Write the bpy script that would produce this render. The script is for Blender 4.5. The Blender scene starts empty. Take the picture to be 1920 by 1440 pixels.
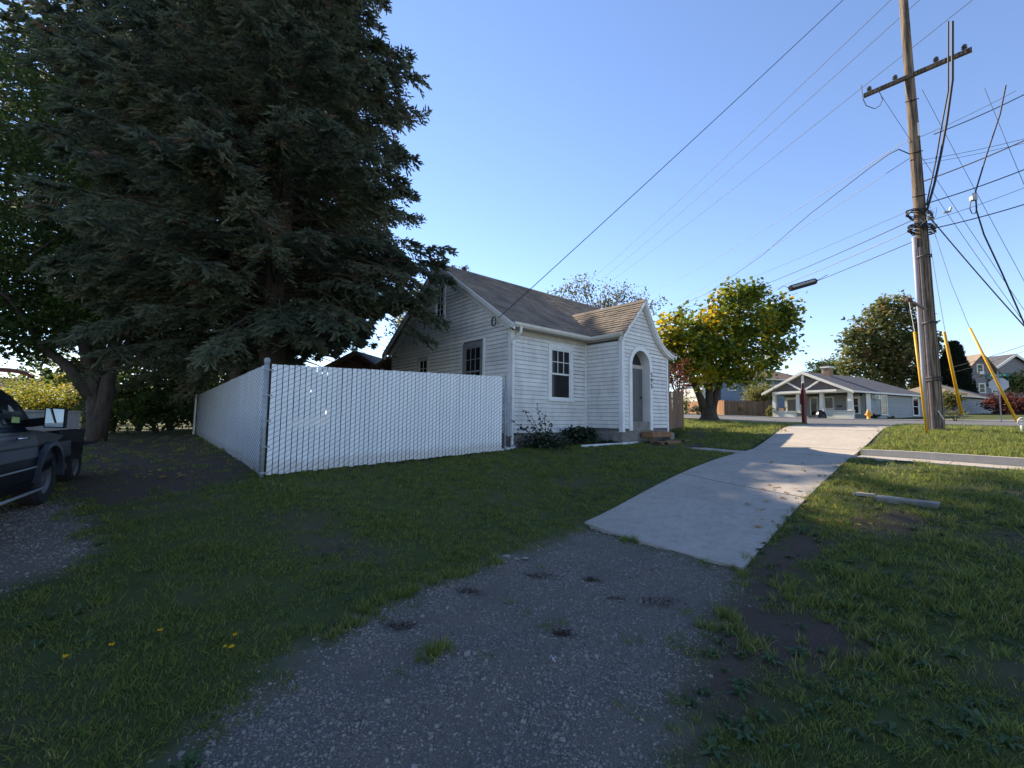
import bpy, math, random
import numpy as np
from mathutils import Vector, Matrix
random.seed(7)
RNG = np.random.default_rng(11)
R = math.radians
S = bpy.context.scene
COL = S.collection
# ------------------------------------------------------------------ camera, sky, sun
EYE = 1.7
FPX = 815.0
cam_d = bpy.data.cameras.new('camera'); cam = bpy.data.objects.new('camera', cam_d); COL.objects.link(cam)
cam_d.sensor_width = 36; cam_d.lens = 36*FPX/1920; cam_d.clip_end = 2000; cam_d.clip_start = 0.05
PITCH, ROLL = R(4.4), 0.0116
cam.matrix_world = Matrix.Translation((0, 0, EYE)) @ Matrix.Rotation(R(90)+PITCH, 4, 'X') @ Matrix.Rotation(ROLL, 4, 'Z')
S.camera = cam
SUN_AZ, SUN_EL = R(-38), R(36.5)
sun_dir = Vector((math.sin(SUN_AZ)*math.cos(SUN_EL), math.cos(SUN_AZ)*math.cos(SUN_EL), math.sin(SUN_EL)))
W = bpy.data.worlds.new('World'); S.world = W; W.use_nodes = True
nt = W.node_tree
sky = nt.nodes.new('ShaderNodeTexSky'); sky.sky_type = 'NISHITA'; sky.sun_disc = False
sky.sun_elevation = SUN_EL; sky.sun_rotation = SUN_AZ; sky.altitude = 100; sky.air_density = 1.0; sky.dust_density = 0.0; sky.ozone_density = 2.4
bg = nt.nodes['Background']; bg.inputs['Strength'].default_value = 0.15
tint = nt.nodes.new('ShaderNodeMixRGB'); tint.blend_type = 'MULTIPLY'; tint.inputs[0].default_value = 1; tint.inputs[2].default_value = (.82, .80, .86, 1)
nt.links.new(sky.outputs[0], tint.inputs[1]); nt.links.new(tint.outputs[0], bg.inputs[0])
sl = bpy.data.lights.new('sun', 'SUN'); sl.energy = 5.0; sl.angle = R(0.53); sl.color = (1, 0.86, 0.66)
so = bpy.data.objects.new('sun', sl); COL.objects.link(so); so.rotation_euler = sun_dir.to_track_quat('Z', 'Y').to_euler()
S.view_settings.view_transform = 'Standard'; S.view_settings.look = 'None'
S.view_settings.exposure = 1.0; S.view_settings.gamma = 1
try: S.view_settings.use_curve_mapping = False
except Exception: pass
S.cycles.max_bounces = 6; S.cycles.diffuse_bounces = 3; S.cycles.transmission_bounces = 4; S.cycles.transparent_max_bounces = 4

# ------------------------------------------------------------------ picture -> place helpers (to survey positions)
_r = np.array(cam.matrix_world.to_3x3())
def ray(px, py):
    d = _r @ np.array([(px-960)/FPX, -(py-720)/FPX, -1.0]); return d
def at(px, py, Y):
    d = ray(px, py); k = Y/d[1]; return Vector((d[0]*k, Y, EYE+d[2]*k))
# ------------------------------------------------------------------ terrain
CP = np.array([(0,0,0),(3,0,0),(-3,0,.05),(0,3,0),(3,3,0),(-3,3,.1),(6,3,.3),(9,3,.55),(-1.1,4.3,.06),(-8,2,.25),
 (2.58,4.98,.03),(1.14,6.91,.06),(6.79,12.28,.88),(7.48,9.68,.88),(9.14,7.76,.84),(12,5,.85),(13.47,20,1.51),(15.86,18,1.53),
 (12.67,13,1.43),(-.04,12,.84),(3.2,13.06,.93),(5.3,14.8,1.0),(-3.91,7,.70),(-.2,11,.85),(-14.5,20,.8),(-6.5,6.2,.42),(-14.2,15,.71),
 (10.43,23,1.62),(9.64,16.3,1.42),(28.4,36,1.86),(27,24,1.74),(26,32,1.82),(12.2,31,2.03),(17.6,31,1.88),(24,48,2.26),(18,16,1.5),(24,20,1.62),
 (4,6.2,.32),(5.2,4.2,.3),(2,10,.62),(-2,18,.95),(-8,25,.95),(20,8,1.3),(40,20,2),(60,60,3.2),(20,90,3),(-20,60,1.5),(-60,40,1),(-60,0,.3),(-20,-10,0),(60,-20,1.5),(0,-30,-.3),(-100,120,1.5),(120,120,4),(120,0,2.5),(-120,-60,0),(40,40,2.2),(12,60,2.6)], float)
def _tps(d2): return np.where(d2 > 1e-9, .5*d2*np.log(np.maximum(d2, 1e-9)), 0)
_n = len(CP); _A = np.zeros((_n+3, _n+3))
_d2 = ((CP[:, None, :2]-CP[None, :, :2])**2).sum(-1)
_A[:_n, :_n] = _tps(_d2) + np.eye(_n)*0.05; _A[:_n, _n] = 1; _A[:_n, _n+1:] = CP[:, :2]; _A[_n, :_n] = 1; _A[_n+1:, :_n] = CP[:, :2].T
_w = np.linalg.solve(_A, np.concatenate([CP[:, 2], np.zeros(3)]))
def zt(x, y):
    x = np.clip(np.asarray(x, float), -120, 130); y = np.clip(np.asarray(y, float), -70, 130)
    sh = x.shape; x = x.ravel(); y = y.ravel(); out = np.zeros(len(x))
    for i in range(0, len(x), 20000):
        xs, ys = x[i:i+20000], y[i:i+20000]
        d2 = (xs[:, None]-CP[None, :, 0])**2+(ys[:, None]-CP[None, :, 1])**2
        out[i:i+20000] = _tps(d2) @ _w[:_n] + _w[_n] + _w[_n+1]*xs + _w[_n+2]*ys
    return out.reshape(sh) if sh else float(out[0])
def ground(px, py):                      # the ground point that shows at this place in the photograph
    d = ray(px, py); lo = 1.0
    ks = np.concatenate([np.linspace(1, 30, 600), np.linspace(30.1, 90, 300)])
    zs = EYE+d[2]*ks - zt(d[0]*ks, d[1]*ks); i = np.argmax(zs < 0) if (zs < 0).any() else len(ks)-1
    k = ks[i]; return Vector((d[0]*k, d[1]*k, float(zt(d[0]*k, d[1]*k))))
U = Vector((math.cos(R(41.05)), math.sin(R(41.05)), 0)); V = Vector((-U.y, U.x, 0))
def smooth_noise(x, y, s, seed):
    r = np.random.default_rng(seed); out = 0
    for k in range(5):
        a = r.uniform(0, 6.28); f = s*r.uniform(.6, 1.6); p = r.uniform(0, 6.28, 2)
        out = out + np.sin((x*math.cos(a)+y*math.sin(a))*f+p[0])*np.cos((-x*math.sin(a)+y*math.cos(a))*f*.8+p[1])
    return out/2.5

# ------------------------------------------------------------------ materials
def nmat(name):
    m = bpy.data.materials.new(name); m.use_nodes = True
    return m, m.node_tree, m.node_tree.nodes['Principled BSDF']
def ramp(t, cols):
    n = t.nodes.new('ShaderNodeValToRGB'); e = n.color_ramp.elements
    while len(e) < len(cols): e.new(0.5)
    for i, (p, c) in enumerate(cols): e[i].position = p; e[i].color = (*c, 1)
    return n
def noise(t, scale, detail=4, rough=.6, coord='pos', stretch=None):
    n = t.nodes.new('ShaderNodeTexNoise'); n.inputs['Scale'].default_value = scale; n.inputs['Detail'].default_value = detail; n.inputs['Roughness'].default_value = rough
    if coord == 'pos': c = t.nodes.new('ShaderNodeNewGeometry').outputs['Position']
    else: c = t.nodes.new('ShaderNodeTexCoord').outputs['Object']
    if stretch:
        mp = t.nodes.new('ShaderNodeMapping'); mp.inputs['Scale'].default_value = stretch; t.links.new(c, mp.inputs[0]); c = mp.outputs[0]
    t.links.new(c, n.inputs['Vector']); return n
def mat(name, a, b=None, scale=8, rough=.7, bump=0, bscale=60, metal=0, objvar=0, stretch=None, coord='pos', lo=.35, hi=.65, spec=.5):
    m, t, p = nmat(name); p.inputs['Roughness'].default_value = rough; p.inputs['Metallic'].default_value = metal
    p.inputs['Specular IOR Level'].default_value = spec
    b = b or tuple(c*.8 for c in a)
    n = noise(t, scale, 6, .65, coord, stretch); r = ramp(t, [(lo, a), (hi, b)]); t.links.new(n.outputs[0], r.inputs[0]); out = r.outputs[0]
    if objvar:
        oi = t.nodes.new('ShaderNodeObjectInfo'); mr = t.nodes.new('ShaderNodeMapRange'); mr.inputs[3].default_value = 1-objvar; mr.inputs[4].default_value = 1+objvar*.6
        t.links.new(oi.outputs['Random'], mr.inputs[0]); h = t.nodes.new('ShaderNodeHueSaturation'); t.links.new(mr.outputs[0], h.inputs['Value']); t.links.new(out, h.inputs['Color']); out = h.outputs[0]
    t.links.new(out, p.inputs['Base Color'])
    if bump:
        nb = noise(t, bscale, 5, .7, coord, stretch); bp = t.nodes.new('ShaderNodeBump'); bp.inputs['Strength'].default_value = bump; bp.inputs['Distance'].default_value = .01
        t.links.new(nb.outputs[0], bp.inputs['Height']); t.links.new(bp.outputs[0], p.inputs['Normal'])
    return m
def leafmat(name, cols, trans=.4, rough=.55, spec=.3):
    m, t, p = nmat(name); p.inputs['Roughness'].default_value = rough; p.inputs['Specular IOR Level'].default_value = spec
    a = t.nodes.new('ShaderNodeAttribute'); a.attribute_name = 'tone'
    r = ramp(t, cols); t.links.new(a.outputs['Fac'], r.inputs[0]); t.links.new(r.outputs[0], p.inputs['Base Color'])
    tr = t.nodes.new('ShaderNodeBsdfTranslucent'); h = t.nodes.new('ShaderNodeHueSaturation'); h.inputs['Value'].default_value = 1.75; h.inputs['Hue'].default_value = .485
    t.links.new(r.outputs[0], h.inputs['Color']); t.links.new(h.outputs[0], tr.inputs[0])
    mx = t.nodes.new('ShaderNodeMixShader'); mx.inputs[0].default_value = trans
    t.links.new(p.outputs[0], mx.inputs[1]); t.links.new(tr.outputs[0], mx.inputs[2]); t.links.new(mx.outputs[0], t.nodes['Material Output'].inputs[0])
    return m
M = {}
M['siding'] = mat('white_siding_paint', (.74, .725, .70), (.56, .545, .51), 3.4, .6, .25, 40, objvar=.10, stretch=(1, 1, .45), lo=.38, hi=.74)
M['trim'] = mat('white_trim_paint', (.78, .78, .77), (.68, .67, .65), 5, .5, .1, 50)
M['gutter'] = mat('cream_gutter_paint', (.68, .65, .58), (.6, .56, .48), 6, .5)
M['core'] = mat('shadow_line_core', (.13, .13, .135), None, 4, .9)  # coloured dark so the slits between siding boards read as shadow lines
M['found'] = mat('foundation_concrete', (.27, .25, .23), (.16, .145, .13), 3.5, .9, .5, 25)
M['shing'] = mat('grey_brown_shingle', (.27, .215, .165), (.14, .115, .095), 1.6, .95, .6, 90, objvar=.0)
M['glass'] = mat('dark_window_glass', (.010, .011, .014), (.016, .018, .022), 2, .08, spec=.3)
M['doorp'] = mat('grey_door_paint', (.12, .122, .12), (.095, .097, .096), 5, .6)
M['dark'] = mat('shade_dark_wall', (.03, .03, .03), None, 5, .9)  # near-black colour standing in for shade
M['bsoffit'] = mat('beige_frieze_board', (.5, .47, .42), (.4, .37, .32), 5, .8)  # plain beige board colour for frieze, soffit and some trim
M['slat'] = mat('white_vinyl_slat', (.86, .88, .90), (.80, .82, .85), 1.3, .4, objvar=.05)
M['galv'] = mat('galvanised_steel', (.36, .38, .39), (.27, .28, .29), 12, .55, metal=.25)
M['wire'] = mat('fence_wire', (.05, .052, .056), None, 12, .7)  # shadowed look of the galvanised mesh put into a darker grey
M['cable'] = mat('black_cable', (.012, .012, .016), None, 5, .6)
M['bwire'] = mat('bare_aluminium_wire', (.30, .31, .33), None, 5, .6)
M['concrete'] = mat('worn_concrete', (.43, .385, .33), (.34, .305, .26), 2.2, .9, .35, 70)
m, t, p = nmat('stained_concrete'); p.inputs['Roughness'].default_value = .92; p.inputs['Specular IOR Level'].default_value = .2
n1, n2, n3 = noise(t, 1.1, 8, .7), noise(t, 30, 6, .8, stretch=(1, .35, 1)), noise(t, 6, 6, .75)
c1_ = ramp(t, [(.3, (.37, .33, .28)), (.7, (.45, .40, .345))]); c2_ = ramp(t, [(.30, (.30, .28, .26)), (.43, (1, 1, 1))]); c3_ = ramp(t, [(.34, (.80, .78, .76)), (.54, (1, 1, 1))])
t.links.new(n1.outputs[0], c1_.inputs[0]); t.links.new(n2.outputs[0], c2_.inputs[0]); t.links.new(n3.outputs[0], c3_.inputs[0]); prev = c1_.outputs[0]
for c_ in (c2_, c3_): k_ = t.nodes.new('ShaderNodeMixRGB'); k_.blend_type = 'MULTIPLY'; k_.inputs[0].default_value = .75; t.links.new(prev, k_.inputs[1]); t.links.new(c_.outputs[0], k_.inputs[2]); prev = k_.outputs[0]
t.links.new(prev, p.inputs['Base Color']); bp_ = t.nodes.new('ShaderNodeBump'); bp_.inputs['Strength'].default_value = .4; bp_.inputs['Distance'].default_value = .01; t.links.new(n2.outputs[0], bp_.inputs['Height']); t.links.new(bp_.outputs[0], p.inputs['Normal']); M['concrete'] = m
M['kerb'] = mat('kerb_concrete', (.52, .47, .40), (.42, .38, .33), 4, .9, .35, 60)
M['asphalt'] = mat('grey_asphalt', (.13, .125, .12), (.095, .09, .088), 3, .9, .4, 120)
M['pole'] = mat('weathered_pole_wood', (.26, .19, .13), (.06, .042, .03), 22, .9, 1, 40, stretch=(1, 1, .05), lo=.4, hi=.58)
M['conduit'] = mat('grey_pvc_conduit', (.46, .44, .49), (.40, .38, .42), 4, .6, spec=.3)
M['conduit2'] = mat('brown_wood_moulding', (.22, .17, .16), (.15, .12, .11), 6, .8)
M['yellow'] = mat('yellow_guard_plastic', (.80, .42, .012), (.72, .36, .01), 4, .45)
M['fencew'] = mat('brown_cedar_board', (.26, .165, .10), (.17, .105, .065), 7, .85, .5, 40, objvar=.25, stretch=(1, 1, .12))
M['fenceo'] = mat('orange_cedar_board', (.40, .19, .08), (.3, .14, .06), 7, .85, .4, 40, objvar=.2, stretch=(1, 1, .12))
M['bark'] = mat('dark_furrowed_bark', (.085, .065, .05), (.035, .028, .023), 9, .95, 1, 18, stretch=(1, 1, .25))
M['bark2'] = mat('grey_smooth_bark', (.16, .13, .105), (.075, .06, .05), 6, .9, .8, 22, stretch=(1, 1, .35))
M['twig'] = mat('brown_twig', (.055, .042, .032), None, 8, .9)
M['redpost'] = mat('dark_red_paint', (.16, .012, .014), (.11, .01, .012), 5, .55)
M['greysid'] = mat('grey_bungalow_siding', (.36, .36, .35), (.31, .31, .30), 2, .7, objvar=.05)
M['bluesid'] = mat('slate_blue_siding', (.22, .26, .33), (.19, .225, .29), 2, .7, objvar=.04)
M['taupe'] = mat('taupe_siding', (.20, .185, .20), (.17, .16, .175), 2, .7, objvar=.04)
M['offwhite'] = mat('cream_white_paint', (.80, .76, .68), (.72, .68, .60), 3, .6)
M['roofgrey'] = mat('charcoal_shingle', (.10, .10, .11), (.06, .06, .068), 2.5, .95, .7, 14)
M['roofbrown'] = mat('brown_shingle', (.19, .115, .085), (.13, .08, .062), 2.2, .95, .6, 14)
M['rooftan'] = mat('tan_shingle', (.27, .205, .15), (.2, .155, .115), 2, .95, .5, 14)
M['brick'] = mat('tan_brick', (.38, .22, .13), (.28, .16, .1), 6, .9, objvar=.15)
M['mortar'] = mat('mortar', (.42, .38, .33), None, 9, .9)
M['truck'] = mat('dark_truck_paint', (.007, .009, .013), (.005, .007, .010), 3, .34, spec=.12)
M['truckt'] = mat('grey_flare_and_sheen_paint', (.038, .044, .055), (.032, .038, .048), 3, .35, spec=.3)  # grey for the fender flares and for the painted reflection on the doors
M['tyre'] = mat('black_rubber', (.016, .016, .017), (.024, .023, .022), 12, .9, .3, 40)
M['rim'] = mat('dull_wheel_metal', (.18, .18, .19), None, 6, .4, metal=.7)
M['chrome'] = mat('chrome', (.75, .76, .78), None, 3, .1, metal=1)
M['mirror'] = mat('mirror_glass', (.85, .9, .92), None, 3, .02, metal=1)
M['plastic'] = mat('black_plastic', (.012, .012, .013), None, 9, .65, spec=.2)
M['palebox'] = mat('pale_tan_box_board', (.42, .39, .33), (.36, .33, .28), 4, .7)
M['hydrant'] = mat('hydrant_yellow_paint', (.62, .33, .03), (.5, .25, .03), 8, .55)
M['sign'] = mat('unpainted_sign_aluminium', (.50, .53, .55), (.44, .47, .5), 3, .5, metal=.2)
M['green'] = mat('street_sign_green', (.01, .20, .13), None, 3, .5)
M['white'] = mat('plain_white', (.8, .8, .8), None, 3, .6)
M['black'] = mat('black_gloss', (.012, .012, .013), None, 6, .3)
M['wood'] = mat('worn_step_wood', (.30, .16, .075), (.18, .095, .05), 7, .85, .5, 40)
M['stone'] = mat('grey_gravel_stone', (.29, .25, .205), (.18, .155, .13), 30, .85, .2, 60, objvar=0)
M['stone2'] = mat('brownish_gravel_stone', (.21, .175, .145), (.13, .11, .092), 30, .85)
M['stonel'] = mat('pale_gravel_stone', (.30, .265, .225), (.22, .195, .17), 30, .85)
M['stoned'] = mat('dark_gravel_stone', (.12, .106, .094), (.08, .071, .063), 30, .85)
M['brownclod'] = mat('dark_mulch_clod', (.045, .032, .024), (.028, .02, .016), 40, .95, .6, 90)
M['rust'] = mat('reddish_shed_board', (.17, .085, .055), (.12, .06, .04), 4, .9, .3, 30)
M['paint'] = mat('blue_survey_paint', (.22, .30, .42), None, 9, .8)
M['card'] = mat('cardboard', (.42, .27, .14), None, 6, .9)
M['terracotta'] = mat('orange_moss', (.30, .14, .05), (.16, .07, .03), 30, .95)
M['sticker'] = mat('yellow_green_sticker', (.42, .55, .16), None, 3, .6)
M['water'] = mat('rusty_metal', (.12, .06, .045), None, 12, .8)
m = M['slat']; t = m.node_tree; p = t.nodes['Principled BSDF']; src = p.inputs['Base Color'].links[0].from_socket
tc = t.nodes.new('ShaderNodeTexCoord'); sx_ = t.nodes.new('ShaderNodeSeparateXYZ'); t.links.new(tc.outputs['Object'], sx_.inputs[0]); nz = noise(t, 5, 5, .7)
ma = t.nodes.new('ShaderNodeMath'); ma.operation = 'MULTIPLY_ADD'; ma.inputs[1].default_value = -.14; t.links.new(nz.outputs[0], ma.inputs[0]); t.links.new(sx_.outputs['Z'], ma.inputs[2])
rp_ = ramp(t, [(0, (1, 1, 1)), (.06, (0, 0, 0))]); t.links.new(ma.outputs[0], rp_.inputs[0]); k_ = t.nodes.new('ShaderNodeMixRGB'); k_.inputs[2].default_value = (.40, .33, .26, 1)
mf = t.nodes.new('ShaderNodeMath'); mf.operation = 'MULTIPLY'; mf.inputs[1].default_value = .4; t.links.new(rp_.outputs[0], mf.inputs[0]); t.links.new(mf.outputs[0], k_.inputs[0]); t.links.new(src, k_.inputs[1]); t.links.new(k_.outputs[0], p.inputs['Base Color'])
L = {}
L['fir'] = leafmat('dark_fir_needles', [(0, (.070, .088, .058)), (.5, (.118, .14, .090)), (.9, (.16, .175, .105)), (1, (.18, .125, .08))], .45, .5)
L['forest'] = leafmat('hedge_leaves', [(0, (.022, .042, .014)), (.6, (.05, .085, .02)), (1, (.15, .17, .03))], .45)
L['yellowgreen'] = leafmat('yellow_green_leaves', [(0, (.10, .14, .018)), (.55, (.19, .21, .022)), (1, (.36, .24, .02))], .45)
L['autumn'] = leafmat('green_and_yellow_heart_leaves', [(0, (.030, .062, .012)), (.5, (.10, .15, .016)), (.75, (.27, .27, .020)), (1, (.48, .34, .016))], .42, .45)
L['chestnut'] = leafmat('bronzing_chestnut_leaves', [(0, (.045, .066, .024)), (.55, (.12, .135, .042)), (.85, (.22, .19, .06)), (1, (.22, .11, .05))], .42)
L['cypress'] = leafmat('dark_cypress_sprays', [(0, (.008, .016, .010)), (1, (.022, .036, .02))], .2)
L['grey'] = leafmat('grey_green_small_leaves', [(0, (.07, .085, .045)), (.6, (.13, .14, .075)), (1, (.20, .15, .09))], .35)
L['red'] = leafmat('purple_red_leaves', [(0, (.05, .018, .014)), (.6, (.12, .04, .026)), (1, (.24, .09, .05))], .35)
L['bush'] = leafmat('dark_glossy_shrub_leaves', [(0, (.010, .022, .010)), (1, (.030, .055, .022))], .2, .35, .5)
L['grass'] = leafmat('lawn_grass_blades', [(0, (.062, .090, .030)), (.5, (.14, .185, .040)), (.85, (.24, .255, .055)), (1, (.30, .24, .12))], .55, .5)
L['weed'] = leafmat('broad_weed_leaves', [(0, (.035, .070, .028)), (1, (.08, .13, .045))], .3, .5)
L['flower'] = leafmat('dandelion_petals', [(0, (.75, .48, .01)), (1, (.8, .6, .02))], .25)
L['fallen'] = leafmat('fallen_leaves', [(0, (.20, .10, .03)), (.6, (.38, .24, .04)), (1, (.5, .36, .08))], .2)
L['pale'] = leafmat('pale_olive_leaves', [(0, (.09, .11, .03)), (.6, (.19, .19, .05)), (1, (.30, .25, .08))], .45)

# ------------------------------------------------------------------ mesh helpers
class MB:
    def __init__(s): s.v = []; s.f = []
    def add(s, vs, fs):
        o = len(s.v); s.v += [tuple(map(float, v)) for v in vs]; s.f += [tuple(i+o for i in f) for f in fs]; return s
    def box(s, c, d, rot=None):
        pts = [Vector((x*d[0]/2, y*d[1]/2, z*d[2]/2)) for x in (-1, 1) for y in (-1, 1) for z in (-1, 1)]
        if rot is not None: pts = [rot @ p for p in pts]
        c = Vector(c); return s.add([p+c for p in pts], [(0, 1, 3, 2), (4, 6, 7, 5), (0, 4, 5, 1), (2, 3, 7, 6), (0, 2, 6, 4), (1, 5, 7, 3)])
    def b2(s, a, b):
        return s.box([(a[i]+b[i])/2 for i in range(3)], [abs(b[i]-a[i]) for i in range(3)])
    def bar(s, a, b, w, h, up=Vector((0, 0, 1))):
        a = Vector(a); b = Vector(b); d = (b-a); l = d.length; d.normalize(); sd = d.cross(up)
        if sd.length < 1e-4: sd = d.cross(Vector((0, 1, 0)))
        sd.normalize(); u = sd.cross(d)
        return s.box((a+b)/2, (l, w, h), Matrix((d, sd, u)).transposed())
    def prism(s, poly, ext):      # polygon of 3D points pushed along ext
        n = len(poly); e = Vector(ext); P = [Vector(p) for p in poly]
        return s.add(P+[p+e for p in P], [tuple(range(n))[::-1], tuple(range(n, 2*n))]+[(i, (i+1) % n, n+(i+1) % n, n+i) for i in range(n)])
    def tube(s, pts, r, n=8, cap=True, jit=0):
        P = [Vector(p) for p in pts]; rs = r if hasattr(r, '__len__') else [r]*len(P); o = len(s.v); ref = None
        for i, p in enumerate(P):
            d = (P[min(i+1, len(P)-1)]-P[max(i-1, 0)]).normalized()
            if ref is None: ref = d.orthogonal().normalized()
            ref = (ref-d*ref.dot(d)).normalized(); w = d.cross(ref)
            for k in range(n):
                a = 6.28318*k/n; q = rs[i]*(1+jit*random.uniform(-1, 1)); s.v.append(tuple(p+ref*math.cos(a)*q+w*math.sin(a)*q))
        for i in range(len(P)-1):
            for k in range(n): s.f.append((o+i*n+k, o+i*n+(k+1) % n, o+(i+1)*n+(k+1) % n, o+(i+1)*n+k))
        if cap: s.f.append(tuple(range(o, o+n))[::-1]); s.f.append(tuple(range(o+(len(P)-1)*n, o+len(P)*n)))
        return s
    def lathe(s, prof, n=20, c=(0, 0, 0)):
        o = len(s.v)
        for r, z in prof:
            for k in range(n): a = 6.28318*k/n; s.v.append((c[0]+r*math.cos(a), c[1]+r*math.sin(a), c[2]+z))
        for i in range(len(prof)-1):
            for k in range(n): s.f.append((o+i*n+k, o+i*n+(k+1) % n, o+(i+1)*n+(k+1) % n, o+(i+1)*n+k))
        s.f.append(tuple(range(o, o+n))[::-1]); s.f.append(tuple(range(o+(len(prof)-1)*n, o+len(prof)*n))); return s
    def build(s, name, m, parent=None, smooth=False, loc=None):
        me = bpy.data.meshes.new(name); me.from_pydata(s.v, [], s.f); me.materials.append(m)
        if smooth: me.polygons.foreach_set('use_smooth', [True]*len(me.polygons))
        o = bpy.data.objects.new(name, me); COL.objects.link(o)
        if parent is not None: o.parent = parent
        if loc is not None: o.location = loc
        return o
def link(name, me, parent=None):
    o = bpy.data.objects.new(name, me); COL.objects.link(o)
    if parent is not None: o.parent = parent
    return o
def tag(o, label=None, cat=None, group=None, kind=None):
    if label: o['label'] = label
    if cat: o['category'] = cat
    if group: o['group'] = group
    if kind: o['kind'] = kind
    return o
def thing(name, label, cat, loc=(0, 0, 0), rz=0, group=None, kind=None):
    o = bpy.data.objects.new(name, None); COL.objects.link(o); o.location = loc; o.rotation_euler = (0, 0, rz); o.empty_display_size = .2
    return tag(o, label, cat, group, kind)
def npmesh(name, verts, k, m, parent=None, tone=None, loc=None):     # k-gons laid out one after another
    verts = np.asarray(verts, np.float32).reshape(-1, 3); nv = len(verts); nf = nv//k
    me = bpy.data.meshes.new(name); me.vertices.add(nv); me.vertices.foreach_set('co', verts.ravel())
    me.loops.add(nv); me.loops.foreach_set('vertex_index', np.arange(nv, dtype=np.int32))
    me.polygons.add(nf); me.polygons.foreach_set('loop_start', np.arange(0, nv, k, dtype=np.int32))
    me.update(calc_edges=True)
    if tone is not None:
        a = me.attributes.new('tone', 'FLOAT', 'POINT'); a.data.foreach_set('value', np.repeat(np.asarray(tone, np.float32), nv//len(tone)))
    me.materials.append(m); o = link(name, me, parent)
    if loc is not None: o.location = loc
    return o
def unit(a): return a/np.maximum(np.linalg.norm(a, axis=-1, keepdims=True), 1e-9)
def leaves(P, size, rng=RNG, aspect=.7, flat=.35, var=.35):
    """rhombic leaf quads at points P"""
    n = len(P); d = unit(rng.normal(size=(n, 3))*[1, 1, .6]+[0, 0, -.25]); nr = unit(rng.normal(size=(n, 3))+[0, 0, flat*3])
    w = unit(np.cross(d, nr)); s = size*(1+var*rng.uniform(-1, 1, (n, 1)))
    tip = P+d*s; mid = P+d*s*.45; bend = np.cross(w, d)*s*.12
    return np.stack([P, mid-w*s*aspect*.5+bend, tip, mid+w*s*aspect*.5+bend], 1)
def sprigs(P, D, ln, w, rng=RNG):
    """two crossed tapering strips per needle spray"""
    n = len(P); a = unit(np.cross(D, rng.normal(size=(n, 3)))); b = np.cross(D, a); L_ = ln*rng.uniform(.7, 1.3, (n, 1)); out = []
    for s_ in (a, b):
        out.append(np.stack([P-s_*w*.35, P+D*L_*.55-s_*w*.5, P+D*L_, P+D*L_*.55+s_*w*.5], 1))
    return np.stack(out, 1).reshape(-1, 4, 3)
def blob_points(blobs, nclump, per, cr, rng, shell=.55):
    """points in clumps near the surface and inside of ellipsoids (cx,cy,cz,rx,ry,rz)"""
    vol = np.array([(b[3]*b[4]*b[5])**(2/3) for b in blobs]); pick = rng.choice(len(blobs), nclump, p=vol/vol.sum()); B = np.array(blobs)[pick]
    d = unit(rng.normal(size=(nclump, 3))); r = shell+(1-shell)*rng.random((nclump, 1)); r *= (1+.12*rng.normal(size=(nclump, 1)))
    C = B[:, :3]+d*r*B[:, 3:6]; tone = np.clip(rng.normal(.45, .2, nclump), 0, 1)
    P = C[:, None]+rng.normal(size=(nclump, per, 3))*np.array([cr, cr, cr*.7]); T = tone[:, None]+rng.normal(0, .14, (nclump, per))
    return P.reshape(-1, 3), np.clip(T.ravel(), 0, 1), C
def limbs(mb, base, targets, r0, rng, n=6):
    base = Vector(base)
    for t in targets:
        t = Vector(t); m1 = base.lerp(t, .4)+Vector(rng.normal(0, .12, 3))*(t-base).length*.3; m1.z += (t-base).length*.08
        pts = [base, base.lerp(m1, .5), m1, m1.lerp(t, .55), t]; mb.tube(pts, [r0, r0*.8, r0*.6, r0*.35, r0*.12], n, jit=.08)
def broad_tree(name, label, cat, base, trunk_h, r0, blobs, leafm, barkm, nclump, per, cr, size, seed, group=None, stems=None, shell=.5, aspect=.75, tonefn=None, ntarg=14):
    rng = np.random.default_rng(seed); random.seed(seed); t = thing(name, label, cat, base, 0, group); B = Vector(base)
    P, T, C = blob_points(blobs, nclump, per, cr, rng, shell)
    if tonefn is not None: T = np.clip(tonefn(P, T), 0, 1)
    P = P-np.array(base)
    mb = MB(); targ = [Vector(c)-B for c in C[rng.choice(len(C), min(ntarg, len(C)), replace=False)]]
    if stems:
        for s_ in stems:
            pts = [Vector(p) for p in s_]; mb.tube(pts, [r0*(1-.55*i/(len(pts)-1)) for i in range(len(pts))], 8, jit=.12)
        tops = [Vector(s_[-1]) for s_ in stems]
        for q in targ:
            b = min(tops, key=lambda p: (p-q).length); limbs(mb, b, [q], r0*.38, rng, 5)
    else:
        mb.tube([(0, 0, -.2), (0, 0, trunk_h*.5), (0.02, .02, trunk_h)], [r0*1.3, r0, r0*.8], 9, jit=.1); limbs(mb, (0.02, .02, trunk_h*.9), targ, r0*.55, rng, 5)
    mb.build('trunk', barkm, t, True)
    npmesh('crown', leaves(P, size, rng, aspect), 4, leafm, t, T); return t
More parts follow.
